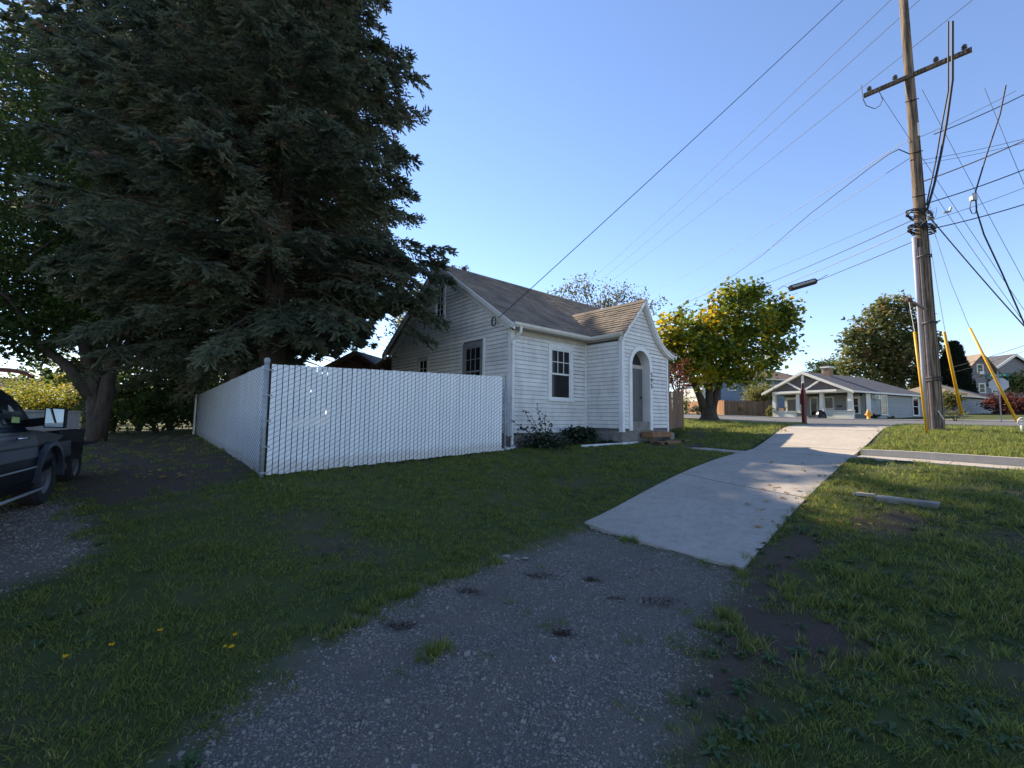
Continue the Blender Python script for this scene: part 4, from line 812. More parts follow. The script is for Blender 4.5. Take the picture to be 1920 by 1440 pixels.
b = MB(); b.b2((-4.5, .12, 1.08), (-3.1, Wd-.12, 1.10)); b.build('bed_cover', M['plastic'], pk)
tr = thing('utility_trailer', 'dark single axle utility trailer parked ahead of the pickup', 'trailer', (-8.4, 8.9, .45), TA)
b = MB(); b.b2((-2.3, 0.02, .42), (-.95, 1.5, .5)); b.build('floor', M['plastic'], tr)
for y in (.0, 1.47): b = MB(); b.b2((-2.3, y, .5), (-.95, y+.035, .95)); b.build('side_panel', M['plastic'], tr)
for x in (-2.3, -.985): b = MB(); b.b2((x, .04, .5), (x+.035, 1.465, .95)); b.build('end_panel', M['plastic'], tr)
for y in (.10, 1.40): wheel(tr, -1.28, y, .345, .2, z=.345)
b = MB(); b.b2((-2.05, -.24, .70), (-1.2, -.01, .73)); b.build('fender', M['plastic'], tr)
b = MB(); b.bar((-.95, .75, .42), (.1, .75, .38), .08, .08); b.build('drawbar', M['plastic'], tr)
bx_ = thing('storage_box', 'pale tan board box riding on the dark utility trailer', 'box', (-8.4, 8.9, .45), TA)
b = MB(); b.b2((-3.2, .05, .96), (-1.12, 1.4, 1.25)); b.build('box_body', M['palebox'], bx_)
b = MB(); b.b2((-3.23, .03, 1.25), (-1.09, 1.42, 1.275)); b.build('lid', M['palebox'], bx_)
for x in (-3.2, -2.2, -1.16): b = MB(); b.b2((x, .035, .97), (x+.035, .05, 1.245)); b.build('batten', M['palebox'], bx_)
# ================================================================== SHED, PICKET FENCE
def gz(x, y): return float(zt(x, y))
shp = Vector((-6.97, 19.6, gz(-6.97, 19.6))); shed = thing('garden_shed', 'small brown gabled shed roof rising behind the white slats', 'shed', shp, R(-10)); hz = 4.62-shp.z
b = MB(); b.prism([(-1.45, 0, 0), (1.25, 0, 0), (1.25, 0, hz-.85), (-.05, 0, hz-.12), (-1.45, 0, hz-.78)], (0, 2.6, 0)); b.build('wall', M['rust'], shed)
for p in ((-1.75, hz-.80, 0), (1.5, hz-.98, 1)): b = MB(); b.prism([(p[0], -.3, p[1]), (-.05, -.3, hz), (-.05, -.3, hz-.09), (p[0], -.3, p[1]-.09)], (0, 3.1, 0)); b.build('roof', M['roofgrey'], shed)
b = MB(); b.prism([(-1.72, -.33, hz-.83), (-.05, -.33, hz-.07), (-.05, -.33, hz-.27), (-1.72, -.33, hz-1.02)], (0, .03, 0)); b.build('fascia', M['wood'], shed)
b = MB(); b.prism([(1.46, -.33, hz-1.02), (-.05, -.33, hz-.07), (-.05, -.33, hz-.2), (1.46, -.33, hz-1.14)], (0, .03, 0)); b.build('fascia', M['rust'], shed)
for x in (-.8, -.06, .7): b = MB(); b.b2((x, -.02, .1), (x+.04, 0, hz-.9)); b.build('batten', M['rust'], shed)
b = MB(); b.tube([(1.1, -.36, hz-.62), (1.3, -.38, hz-.76), (1.36, -.38, hz-.92)], .035, 6); b.build('gutter_end', M['trim'], shed)
def plank_fence(name, label, a, c, za, zc, h, wdt, m, group=None, gap=.006, dog=True, lean=.01, postevery=2.4):
    a, c = Vector(a), Vector(c); t = thing(name, label, 'fence', (a.x, a.y, za), math.atan2(c.y-a.y, c.x-a.x), group); L_ = (c-a).length; rd = random.Random(int(L_*100)); s = 0
    mb = MB(); w = wdt/2; d = .035 if dog else 0
    mb.add([(-w, -.01, 0), (w, -.01, 0), (w, -.01, 1-d), (w*.5, -.01, 1), (-w*.5, -.01, 1), (-w, -.01, 1-d), (-w, .01, 0), (w, .01, 0), (w, .01, 1-d), (w*.5, .01, 1), (-w*.5, .01, 1), (-w, .01, 1-d)], [(0, 1, 2, 3, 4, 5), (11, 10, 9, 8, 7, 6)]+[(i, i+6, (i+1) % 6+6, (i+1) % 6) for i in range(6)])
    tmp = mb.build('plank', m, t); pm = tmp.data; bpy.data.objects.remove(tmp)
    while s < L_:
        o = link('plank', pm, t); o.location = (s+w, rd.uniform(-.006, .006), (zc-za)*s/L_-.03); o.rotation_euler = (0, rd.gauss(0, lean), rd.gauss(0, .02)); o.scale = (1, 1, h*rd.uniform(.975, 1.02)); s += wdt+gap
    for z in (.3, h-.35): b = MB(); b.bar((0, .04, z), (L_, .04, z+zc-za), .04, .09); b.build('rail', m, t)
    s = 0
    while s <= L_+.01: b = MB(); b.b2((s-.045, .06, -.3), (s+.045, .15, h+.02)); b.build('post', m, t, False, (0, 0, (zc-za)*s/L_)); s += postevery
    return t
p0 = at(1252, 794, 17.3); p1 = at(1281, 790, 18.3)
plank_fence('plank_fence', 'weathered brown plank fence starting at the right corner of the white house', (p0.x, p0.y), (p1.x, p1.y), gz(p0.x, p0.y)-.05, gz(p1.x, p1.y)-.05, 1.68, .14, M['fencew'], lean=.02)
b = MB()
# ================================================================== TREES AND SHRUBS, LEFT
def base_at(px, Y, dz=0): p = at(px, 780, Y); return (p.x, Y, gz(p.x, Y)+dz)
PRUNE = [(695, 602), (725, 586), (765, 580), (782, 600), (738, 665), (738, 705), (590, 705), (555, 672), (640, 655), (695, 640)]   # the open window under the boughs
def openview(P):
    q = (P-np.array([0, 0, EYE])) @ _r; px = 960+FPX*q[:, 0]/-q[:, 2]; py = 720-FPX*q[:, 1]/-q[:, 2]; j = 9*np.sin(px*.21+py*.13)+6*np.sin(py*.31-px*.11)
    return ~pip(px+j, py+j*.6, PRUNE) | (q[:, 2] > 0)
c1 = base_at(505, 13.6)
def cf1(f, a): return (5.2 if f < .5 else 5.2*(1-(f-.5)/.5)**.6)*(.80 if math.cos(a) > .35 else 1)*(.8 if f < .06 else 1)
ex = []
for px, py, Y, zs_, dr in ((846, 466, 12.9, 5.6, .5), (826, 492, 13.0, 5.6, .5), (838, 520, 12.8, 5.9, .8), (812, 560, 12.9, 5.4, .8), (835, 600, 12.7, 5.2, 1.0), (822, 590, 12.4, 5.0, .9), (806, 635, 12.6, 4.7, 1.0), (790, 600, 12.3, 4.8, .8), (778, 560, 12.2, 5.3, .6), (815, 545, 12.0, 5.8, .8), (770, 520, 12.0, 6.0, .6), (690, 650, 12.4, 4.4, .8), (640, 640, 12.2, 4.4, .7), (600, 655, 12.4, 4.0, .6), (700, 610, 13.0, 4.6, .6)):
    p = at(px, py, Y); ex.append((p.x-c1[0], p.y-c1[1], p.z-c1[2], zs_, dr))
conifer('fir_tree', 'huge dark fir with drooping boughs over the house gable', c1, 21, 3.3, 5, 360, 21, cf1, 1.2, .42, ex, .20, .055, 26, keep=openview)
c2 = base_at(440, 17.2)
conifer('fir_tree', 'second big fir trunk close behind the slatted side fence', c2, 24, 2.6, 5, 260, 22, lambda f, a: (5.2 if f < .5 else 5.2*(1-(f-.5)/.5)**.8), .95, .42, (), .24, .07, keep=openview)

conifer('fir_tree', 'tallest fir far back, mostly hidden by the nearer firs', (-18.5, 30.0, gz(-18.5, 30.0)), 40, 4, 6, 260, 23, lambda f, a: (7.4 if f < .66 else 7.4*(1-(f-.66)/.34)**.85), .8, .5, (), .38, .13, keep=openview)
c4 = base_at(183, 15.2)
stems = [[(0, 0, -.2), (-.05, 0, .6), (-.35, .1, 1.9), (-.75, .1, 3.4), (-1.1, .2, 5.2), (-1.3, 0, 7.5)], [(.05, 0, -.2), (.12, 0, .8), (.22, .1, 2.1), (.28, .1, 3.6), (.4, .3, 5.4), (.5, 0, 8)], [(-.3, .1, 1.5), (-.9, -.2, 2.5), (-1.8, -.4, 3.3)]]
broad_tree('forked_tree', 'dark tree with forked trunk standing beyond the pickup', 'tree', c4, 3, .26, [(c4[0]-1.5, c4[1]+.3, 6.4, 3.6, 3.2, 2.2), (c4[0]-3.0, c4[1], 9.0, 3.6, 3.2, 2.6), (c4[0]+1.6, c4[1]+.3, 9.2, 3.6, 3.2, 3.4), (c4[0]-.5, c4[1]+.4, 12, 4.4, 3.6, 3.0), (c4[0]-4.2, c4[1]+.6, 5.6, 2.4, 2.4, 1.4), (c4[0]+1, c4[1], 5.6, 2.4, 2, 1.3), (c4[0]-3.2, c4[1]-.5, 4.5, 2.2, 1.8, .9), (c4[0]-1.6, c4[1]-.6, 4.3, 1.6, 1.5, .8), (c4[0]-5.2, c4[1], 7.5, 2.6, 2.4, 2)], L['forest'], M['bark'], 1500, 22, .34, .15, 31, stems=stems, tonefn=lambda P, T: T*.8+.18*(RNG.random(len(T)) < .12))
conifer('fir_tree', 'fir standing directly behind the forked trunk', base_at(172, 21.5), 24, 5.2, 5, 240, 25, lambda f, a: (6.6 if f < .55 else 6.6*(1-(f-.55)/.45)), .9, .34, (), .30, .09)
hs = [(215, 21, 1.9, 1.7, 'lowest shrub of the dark thicket right beside the forked trunk'), (262, 22.5, 2.2, 2.3, 'tall shrub of the dark thicket left of the far fence end'), (318, 23, 2.3, 2.4, 'dense shrub of the dark thicket just left of the fence end'), (368, 24.5, 2.4, 2.7, 'dark shrub rising directly behind the far fence end'), (300, 19.8, 1.6, 1.0, 'low spreading shrub in front of the dark thicket'), (425, 26, 2.5, 2.8, 'dark shrub between the far fence end and the fir trunks'), (535, 27, 2.2, 1.6, 'dark shrub left of the brown garden shed')]
for i, (px, Yd, rr, rz_, lb) in enumerate(hs): bush('thicket_shrub', lb, 'shrub', base_at(px, Yd), (rr, rr, rz_), L['forest'], 3000, .16, 40+i, 'shrubs of the dark thicket')
ys = [(12, 24, 1.9, 1.6, L['yellowgreen'], 'bright yellow green shrub above the pickup roof'), (70, 25.5, 2.0, 1.5, L['yellowgreen'], 'yellow green shrub above the pickup mirror'), (118, 26.5, 1.8, 1.4, L['pale'], 'pale olive shrub behind the tan box'), (160, 29, 2.2, 1.8, L['yellowgreen'], 'yellow lit shrub seen through the forked trunk'), (45, 34, 3.0, 2.2, L['pale'], 'pale sunlit shrub farthest behind the pickup'), (235, 31, 2.5, 2.0, L['pale'], 'pale shrub lit behind the dark thicket')]
for i, (px, Yd, rr, rz_, lm, lb) in enumerate(ys): bush('sunlit_shrub', lb, 'shrub', base_at(px, Yd), (rr, rr, rz_), lm, 2400, .15, 60+i, 'sunlit shrubs behind the pickup')
# round-roofed carport
cpb = at(5, 712, 40); cpt = thing('carport', 'open carport with rounded white edged roof above the pickup', 'carport', (cpb.x, cpb.y, gz(cpb.x, cpb.y)), R(40)); hc = at(5, 690, 40).z-cpt.location.z
b = MB(); ar = [(-3.0+5*k/12, hc-.75+.8*math.sqrt(max(0, 1-abs((k-6)/6.2)**3))) for k in range(13)]
for (x0, z0), (x1, z1) in zip(ar, ar[1:]): b.prism([(x0, 0, z0), (x1, 0, z1), (x1, 0, z1-.07), (x0, 0, z0-.07)], (0, 4, 0))
b.build('roof', M['offwhite'], cpt); b = MB()
for (x0, z0), (x1, z1) in zip(ar, ar[1:]): b.prism([(x0*.94, .1, z0-.1), (x1*.94, .1, z1-.1), (x1*.94, .1, z1-.42), (x0*.94, .1, z0-.42)], (0, .05, 0))
b.build('gable_panel', M['redpost'], cpt)
for x in (-2.7, 1.8): b = MB(); b.b2((x, .1, 0), (x+.12, .22, hc-.6)); b.build('post', M['plastic'], cpt)
b = MB(); b.b2((-2.7, 3.7, 0), (1.9, 3.8, hc-.7)); b.build('wall', M['palebox'], cpt)
# far wooded skyline
rng = np.random.default_rng(77); PP = []; TT = []
for i in range(150):
    if i < 75: x0 = rng.uniform(-150, -14); y0 = rng.uniform(55, 90); h = rng.uniform(4, 9)
    else: x0 = rng.uniform(24, 190); y0 = rng.uniform(88, 125); h = rng.uniform(3.5, 6.5)
    zg = gz(x0, y0); n_ = 420; d = unit(rng.normal(size=(n_, 3))); P = np.array([x0, y0, zg+h*.55])+d*np.array([h*.62, h*.5, h*.52])*rng.uniform(.75, 1.05, (n_, 1)); PP.append(P); TT.append(np.clip(rng.normal(rng.uniform(.2, .6), .15, n_), 0, 1))
tag(npmesh('treeline', leaves(np.concatenate(PP), .75, rng, .9), 4, L['forest'], None, np.concatenate(TT)), kind='stuff')
# tree left of the gable and thin tree behind the ridge
p = at(752, 606, 27)
broad_tree('autumn_tree', 'yellowing olive tree peeking out left of the house gable', 'tree', (p.x+.5, 27, gz(p.x+.5, 27)), 4, .15, [(p.x+.9, 27, 8.2, 1.5, 1.3, 2.0), (p.x+.4, 27, 6.2, 1.3, 1.2, 1.6), (p.x+1.5, 27.3, 9.4, 1.3, 1.2, 1.5)], L['pale'], M['bark2'], 130, 22, .22, .17, 81)
q = at(1125, 560, 29); bl = []
for px, py, r_ in ((1045, 545, 1.1), (1085, 540, 1.1), (1060, 570, 1.3), (1110, 560, 1.4), (1150, 560, 1.3), (1185, 552, 1.0), (1130, 580, 1.5), (1215, 575, .9), (1235, 570, .6), (1090, 588, 1.4), (1170, 585, 1.3)): w_ = at(px, py, 29); bl.append((w_.x, 29+.3*math.sin(px), w_.z, r_, r_*.8, r_*.8))
broad_tree('sparse_tree', 'sparse thin leaved tree rising behind the house ridge', 'tree', (q.x, 29, gz(q.x, 29)), 5, .13, bl, L['grey'], M['bark2'], 190, 15, .26, .16, 82, shell=.3, ntarg=60)
# ================================================================== HOUSE SHRUBS
s1 = hw(.75, -.55, 0); rng = np.random.default_rng(5); t = thing('foundation_shrub', 'upright shrub with sparse oval leaves at the house corner', 'shrub', (s1.x, s1.y, s1.z))
mb = MB(); P = []; T = []
tips = [(at(px, py, 11.75)-s1) for px, py in ((1006, 757), (984, 772), (1020, 776), (962, 790), (1030, 795), (1036, 800), (975, 800), (1012, 790), (995, 780), (1000, 800), (1022, 812), (968, 812))]
for tp in tips:
    st_ = Vector((rng.uniform(-.12, .12), rng.uniform(-.1, .1), 0)); md_ = st_.lerp(tp, .5)+Vector((rng.normal(0, .03), 0, .08)); mb.tube([st_, md_, tp], [.011, .008, .004], 5)
    for k in np.linspace(.15, 1.02, 15): c_ = st_.lerp(md_, k*2) if k < .5 else md_.lerp(tp, k*2-1); P.append(np.array(c_)); T.append(rng.uniform(.1, .9))
P = np.array(P); P = np.repeat(P, 2, 0)+rng.normal(0, .025, (len(P)*2, 3)); T = np.repeat(T, 2)
mb.build('stem', M['twig'], t); low = rng.normal(size=(1100, 3))*[.30, .16, .13]+[0, 0, .16]; low[:, 2] = np.abs(low[:, 2]); npmesh('foliage', leaves(np.concatenate([P, low]), .075, rng, .8), 4, L['bush'], t, np.concatenate([T, rng.random(1100)]))
s2 = hw(2.35, -.55, 0); bush('foundation_shrub', 'rounded dark evergreen shrub below the front sash window', 'shrub', s2, (.62, .45, .36), L['bush'], 1900, .10, 92, None, .5)
s3 = hw(3.0, -1.0, 0); bush('low_shrub', 'low dark ground shrub against the porch foundation', 'shrub', s3, (.5, .3, .12), L['bush'], 700, .07, 93)
s4 = hw(6.35, -1.3, 0); rng = np.random.default_rng(95); t = thing('weed_clump', 'feathery weed clump right of the porch steps', 'weed', s4)
mb = MB(); P = []; D = []
for i in range(34):
    a = rng.uniform(0, 6.28); tp = Vector((math.cos(a)*rng.uniform(.1, .5), math.sin(a)*.3, rng.uniform(.15, .5))); mb.tube([(0, 0, 0), tp*.5+Vector((0, 0, .08)), tp], [.006, .004, .002], 3)
    for k in np.linspace(.3, 1, 12): P.append(np.array(tp*k)); D.append(unit(np.array(tp)+rng.normal(0, .2, 3)))
mb.build('stem', M['twig'], t); npmesh('foliage', sprigs(np.array(P), np.array(D), .09, .018, rng), 4, L['weed'], t, np.repeat(rng.random(len(P)), 2))
# white drain pipes lying at the wall
def pipe(name, label, pts, r, m, cat='pipe', n=8, group=None): b = MB(); b.tube(pts, r, n); return tag(b.build(name, m, None, True), label, cat, group)
def onground(px, py, dz=.03): q_ = ground(px, py); return Vector((q_.x, q_.y, gz(q_.x, q_.y)+dz))
pipe('drain_pipe', 'white drain pipe lying on the grass towards the porch steps', [onground(*p) for p in ((1090, 839), (1125, 837), (1160, 835), (1195, 832))], .042, M['trim'])
pipe('drain_pipe', 'white drain pipe bent from the downspout towards the fence end', [Vector(hw(.02, -.07, .12)), Vector(hw(.0, -.2, .04)), onground(944, 846), onground(918, 848), onground(885, 850)], .036, M['trim'])
# ================================================================== YELLOW TREE, PLANTS BETWEEN HOUSES
tb = (10.43, 23.0, gz(10.43, 23)); bl = []
for px, py, r_, Yd in ((1265, 610, 1.0, 21.5), (1250, 635, .8, 21.3), (1285, 650, 1.1, 21.5), (1320, 640, 1.2, 22), (1300, 610, .8, 22), (1355, 580, 1.1, 22.5), (1375, 555, .9, 22.6), (1350, 610, 1.3, 22), (1400, 560, .8, 23), (1420, 545, .6, 23), (1410, 600, 1.3, 22.5), (1390, 640, 1.3, 22.2), (1450, 590, 1.1, 23), (1475, 580, .8, 23.2), (1450, 630, 1.1, 23), (1440, 665, .9, 23), (1475, 655, .6, 23), (1350, 665, 1.1, 22), (1300, 680, .9, 21.6), (1260, 675, .7, 21.3), (1300, 702, .8, 21.8), (1345, 708, .8, 22.2), (1400, 706, .8, 22.4), (1268, 700, .6, 21.5), (1440, 695, .6, 22.8), (1340, 690, .8, 22.3), (1380, 680, .9, 22.4), (1415, 690, .7, 22.6), (1462, 605, .9, 23)): w_ = at(px, py, Yd); bl.append((w_.x, Yd, w_.z, r_, r_, r_*.8))
def yt(P, T):
    clustered = .5*np.sin(P[:, 0]*2.1+P[:, 2]*1.7)+.5*np.sin(P[:, 1]*1.9-P[:, 2]*2.3+1); yel = (clustered > .2)*.25+(P[:, 0] < 11.0)*.08; return T*.85+yel+(RNG.random(len(T)) < .06)*.3  # wave pattern picks the leaf clusters with yellower colour
stems = [[(-.05, 0, -.2), (-.1, 0, .5), (-.6, -.1, 1.5), (-1.1, -.2, 2.6), (-1.7, -.3, 3.8)], [(0, 0, .1), (0, 0, .9), (.05, 0, 2.0), (.1, -.1, 3.3), (0, -.3, 4.6)], [(.1, 0, .1), (.2, 0, .8), (.5, 0, 1.8), (1.0, .1, 3.0), (1.6, .2, 4.2)], [(-.1, .1, .2), (-.35, .2, 1.2), (-.7, .3, 2.2), (-.9, .4, 3.6)]]
broad_tree('yellow_tree', 'gnarled multi stemmed tree with yellow and green leaves beside the house', 'tree', tb, 3, .24, bl, L['autumn'], M['bark'], 640, 20, .26, .20, 101, stems=stems, shell=.35, aspect=.95, tonefn=yt, ntarg=34)
b = MB(); b.lathe([(.75, -.15), (.55, .05), (.42, .25), (.36, .55), (.3, .8)], 14, (0, 0, 0)); rb = b.build('root_flare', M['bark'], bpy.data.objects['yellow_tree'], True)
p = at(1262, 690, 19.5); bush('red_shrub', 'dark purple red shrub topping the brown plank fence', 'shrub', (p.x+.2, 19.5, 2.6), (.75, .6, 1.05), L['red'], 900, .10, 111)
gp = at(1310, 770, 36); bush('verge_shrub', 'low grey green shrub left of the orange boards', 'shrub', (gp.x, 36, gz(gp.x, 36)), (1.3, .8, .5), L['grey'], 900, .14, 112)
gp = at(1285, 760, 37); bush('verge_shrub', 'yellowish shrub behind the yellow tree trunk', 'shrub', (gp.x, 37, gz(gp.x, 37)), (.9, .8, 1.0), L['pale'], 600, .16, 113)
gp = at(1416, 735, 47); bush('garden_tree', 'rounded yellow green garden tree before the blue house', 'tree', (gp.x, 47, gz(gp.x, 47)+.7), (2.0, 1.8, 1.75), L['pale'], 2200, .22, 114)
gp = at(1382, 750, 47); bush('garden_shrub', 'small light green shrub over the far brown fence', 'shrub', (gp.x, 46.6, gz(gp.x, 46.6)), (.9, .8, .9), L['pale'], 800, .18, 115)
p0, p1, p2 = at(1287, 778, 56), at(1357, 778, 46.5), at(1446, 780, 45)
zf = gz(p1.x, 46.5)
plank_fence('orange_fence', 'orange tinted board fence running back behind the yellow tree', (p0.x, p0.y), (p1.x, p1.y), zf+.15, zf, 1.62, .14, M['fenceo'], dog=False)
plank_fence('brown_fence', 'brown board fence across the road left of the bungalow', (p1.x, p1.y), (p2.x, p2.y), zf, zf-.1, 1.60, .135, M['fencew'], dog=False)
# ================================================================== BUNGALOW ACROSS THE STREET
BB = Vector((28.5, 36, 1.80)); bung = thing('bungalow', 'grey low bungalow with white gabled porch across the street', 'house', BB, R(27.5))
YA, ZAp, ZEb = 3.85, 4.36, 2.42; slb = (ZAp-ZEb)/(YA+.15)
def bz(y): return ZAp-abs(y-YA)*slb
b = MB(); b.b2((2.02, .17, -.3), (13.6, 6.95, 2.38)); b.prism([(.06, .2, 2.36), (.06, YA, ZAp-.2), (.06, 7.0, 2.5), (.06, 7.0, 2.36)], (3, 0, 0)); b.build('wall', M['core'], bung)
zb = list(np.arange(-.1, 2.36, .155)); WB = [(4.45, 5.6, .48, 2.3), (10.45, 11.8, .5, 2.32)]
siding(bung, (0, .15, 0), (1, 0, 0), (0, -1, 0), zb, lambda z: cut([(2.0, 13.6)], WB, z), M['bluesid'] if False else M['greysid'], th=.03)
WP = [(2.05, 3.1, .3, 2.2), (4.5, 5.6, 0, 2.1), (5.35, 6.85, .75, 2.1)]
siding(bung, (2.0, 0, 0), (0, 1, 0), (-1, 0, 0), zb, lambda z: [(.2, 6.95)], M['greysid'], th=.03)
siding(bung, (.05, 0, 0), (0, 1, 0), (-1, 0, 0), list(np.arange(2.6, 4.3, .155)), lambda z: [(max(.3, YA-(ZAp-.15-z)/slb), min(6.9, YA+(ZAp-.15-z)/slb))], M['taupe'], th=.03)
window(bung, (0, .12, 0), (1, 0, 0), (0, -1, 0), 4.45, 5.6, .5, 2.3, 1, 1, .12, trimm=M['offwhite'], sashm=M['offwhite'])
window(bung, (0, .12, 0), (1, 0, 0), (0, -1, 0), 10.45, 11.8, .5, 2.32, 1, 1, .12, trimm=M['offwhite'], sashm=M['offwhite'])
window(bung, (1.97, 0, 0), (0, 1, 0), (-1, 0, 0), .55, 1.6, .55, 2.05, 2, 1, .12, trimm=M['offwhite'], sashm=M['offwhite'])
window(bung, (1.97, 0, 0), (0, 1, 0), (-1, 0, 0), 5.25, 6.8, .7, 2.15, 1, 1, .12, trimm=M['offwhite'], sashm=M['offwhite'], split=.02)
for y0, y1 in ((2.55, 3.5), (3.9, 4.6)):
    b = MB(); b.b2((1.93, y0, 0), (1.97, y1, 2.12)); d_ = b.build('door' if y0 < 3 else 'door_frame', M['offwhite'], bung)
    b = MB(); b.b2((1.915, y0+.12, .25 if y0 > 3 else 1.1), (1.935, y1-.12, 2.0)); b.build('pane', M['glass'], d_)
b = MB(); b.b2((1.94, .12, -.1), (2.68, .16, 2.38)); b.b2((13.55, .1, -.1), (13.65, .2, 2.38)); 
for x0, x1 in ((1.94, 2.66), (13.52, 13.64)): b = MB(); b.b2((x0, .08, -.1), (x1, .125, 2.36)); b.build('pilaster', M['offwhite'], bung)
# roof: gable front, hipped far end
xo = -.55; xh0, xh1 = 10.2, 14.0; ye0, ye1 = -.15, 7.65
b = MB(); t_ = .1
for ye in (ye0, ye1):
    ze = bz(ye); v = [(xo, ye, ze), (xh1, ye, ze), (xh0, YA, ZAp), (xo, YA, ZAp)]; b.add(v+[(x, y, z-t_) for x, y, z in v], [(0, 1, 2, 3), (7, 6, 5, 4), (0, 4, 5, 1), (1, 5, 6, 2), (2, 6, 7, 3), (3, 7, 4, 0)])
v = [(xh1, ye0, bz(ye0)), (xh1, ye1, bz(ye1)), (xh0, YA, ZAp)]; b.add(v+[(x, y, z-t_) for x, y, z in v], [(0, 1, 2), (5, 4, 3), (0, 3, 4, 1), (1, 4, 5, 2), (2, 5, 3, 0)]); rf = b.build('roof', M['roofgrey'], bung)
b = MB(); b.prism([(5.2, -.0, bz(0)+.012), (5.34, .02, bz(0)+.012), (7.6, YA-.5, bz(YA-.5)+.03), (7.45, YA-.5, bz(YA-.5)+.03)], (0, 0, .03)); 
cb = MB(); cx, cy = 3.05, YA-.3; cb.b2((cx-.36, cy-.3, ZAp-.4), (cx+.36, cy+.3, ZAp+.52)); ch = cb.build('chimney', M['mortar'], rf)
for k in range(9):
    for (dx, dy, wx, wy) in [(-.27+.27*i+(k % 2)*.09-.05, -.305, .24, .02) for i in range(3)]+[(-.365, -.2+.25*i, .02, .22) for i in range(2)]: b = MB(); b.box((cx+dx, cy+dy, ZAp-.28+k*.085), (wx, wy, .07)); b.build('brick', M['brick'], ch)
b = MB(); b.b2((cx-.46, cy-.4, ZAp+.5), (cx+.46, cy+.4, ZAp+.62)); b.build('cap', M['offwhite'], ch); b = MB(); b.b2((cx-.42, cy-.36, ZAp+.64), (cx+.42, cy+.36, ZAp+.72)); b.build('cover', M['roofgrey'], ch)
for ya, yb in ((ye0, YA), (ye1, YA)): b = MB(); b.prism([(xo-.05, ya, bz(ya)+.02), (xo-.05, yb, ZAp+.02), (xo-.05, yb, ZAp-.24), (xo-.05, ya, bz(ya)-.2)], (.06, 0, 0)); b.build('bargeboard', M['offwhite'], bung)
for ya, yb in ((ye0, YA), (ye1, YA)): b = MB(); b.prism([(xo+.02, ya, bz(ya)-.11), (xo+.02, yb, ZAp-.11), (xo+.02, yb, ZAp-.135), (xo+.02, ya, bz(ya)-.135)], (.56, 0, 0)); b.build('soffit', M['offwhite'], bung)
b = MB(); b.b2((xo, ye0-.1, bz(ye0)-.12), (xh1, ye0, bz(ye0)+.02)); b.build('gutter', M['offwhite'], bung)
b = MB(); b.b2((-.12, .3, 2.34), (.1, 6.9, 2.62)); b.build('beam', M['offwhite'], bung)
b = MB(); b.b2((-.52, 1.15, 2.42), (-.38, 6.5, 2.62)); b.build('truss_tie', M['offwhite'], bung)
b = MB(); b.b2((-.5, YA-.1, 2.62), (-.4, YA+.1, ZAp-.15)); b.build('king_post', M['offwhite'], bung)
for s_ in (-1, 1): b = MB(); b.bar((-.45, YA+s_*.12, 2.66), (-.45, YA+s_*1.5, 3.52), .1, .14); b.build('brace', M['offwhite'], bung)
for y in (6.72, 4.55, 2.55, .38):
    b = MB(); w0, w1 = .17, .13
    for k in range(10): f0 = k/10; z0 = .78+1.56*f0; w = w0+(w1-w0)*f0; b.b2((.0-w+.02, y-w, z0), (w, y+w, z0+.15))
    b.build('porch_post', M['offwhite'], bung)
for y0, y1 in ((4.75, 6.95), (.17, 2.4)):
    for k in range(5): b = MB(); b.b2((-.03, y0, -.1+k*.17), (.14, y1, .055+k*.17)); b.build('half_wall_board', M['offwhite'], bung)
    b = MB(); b.b2((-.1, y0-.03, .76), (.2, y1+.03, .82)); b.build('half_wall_cap', M['offwhite'], bung)
b = MB(); b.b2((-.05, .17, -.4), (2.0, 6.95, -.02)); b.build('porch_floor', M['kerb'], bung)
b = MB(); b.b2((-.55, 2.6, -.35), (-.05, 4.5, -.18)); b.build('porch_step', M['kerb'], bung)
b = MB(); b.b2((1.90, 1.95, 1.15), (1.96, 2.35, 1.32)); b.build('mailbox', M['black'], bung)
b = MB(); b.lathe([(.12, 0), (.09, .12), (.05, .2), (.01, .25)], 10); b.build('wall_lamp', M['black'], bung, False, (.95+.1, .05, 2.05))
b = MB(); b.b2((3.0, -.18, 1.85), (3.75, .12, 2.22)); ac = b.build('air_conditioner', M['offwhite'], bung)
for k in range(4): b = MB(); b.b2((3.06, -.195, 1.9+k*.075), (3.4, -.178, 1.94+k*.075)); b.build('louvre', M['plastic'], ac)
bm = Matrix.Translation(BB) @ Matrix.Rotation(R(27.5), 4, 'Z')
def bw(x, y, z=0): return bm @ Vector((x, y, z))
bx2 = thing('cardboard_box', 'cardboard box on the bungalow porch half wall', 'box', bw(.05, 6.05, .82), R(27.5))
b = MB(); b.b2((-.16, -.22, 0), (.16, .22, .26)); b.build('box_body', M['card'], bx2)
for s_ in (-1, 1): b = MB(); b.bar((0, s_*.22, .26), (0, s_*.38, .33), .3, .012); b.build('flap', M['card'], bx2)
bn = thing('rubbish_bag', 'shiny black covered bin bag beside the bungalow porch steps', 'bag', bw(-.6, 2.4, -.15)); b = MB()
b.lathe([(.25, 0), (.42, .1), (.45, .35), (.40, .62), (.30, .82), (.12, .9), (.16, 1.0), (.05, 1.02)], 12); b.build('bag_body', M['black'], bn)
b = MB(); b.b2((-.34, .1, .0), (.1, .8, .55)); b.build('bin', M['plastic'], bn)
q_ = bw(-.4, 7.1, 0); bush('corner_plant', 'straggly yellow brown plant at the bungalow porch corner', 'plant', q_, (.35, .3, .75), L['pale'], 380, .13, 121)
q_ = bw(1.1, -.7, 0); bush('wall_shrub', 'small dark shrub behind the fire hydrant', 'shrub', q_, (.5, .4, .3), L['bush'], 350, .12, 122)
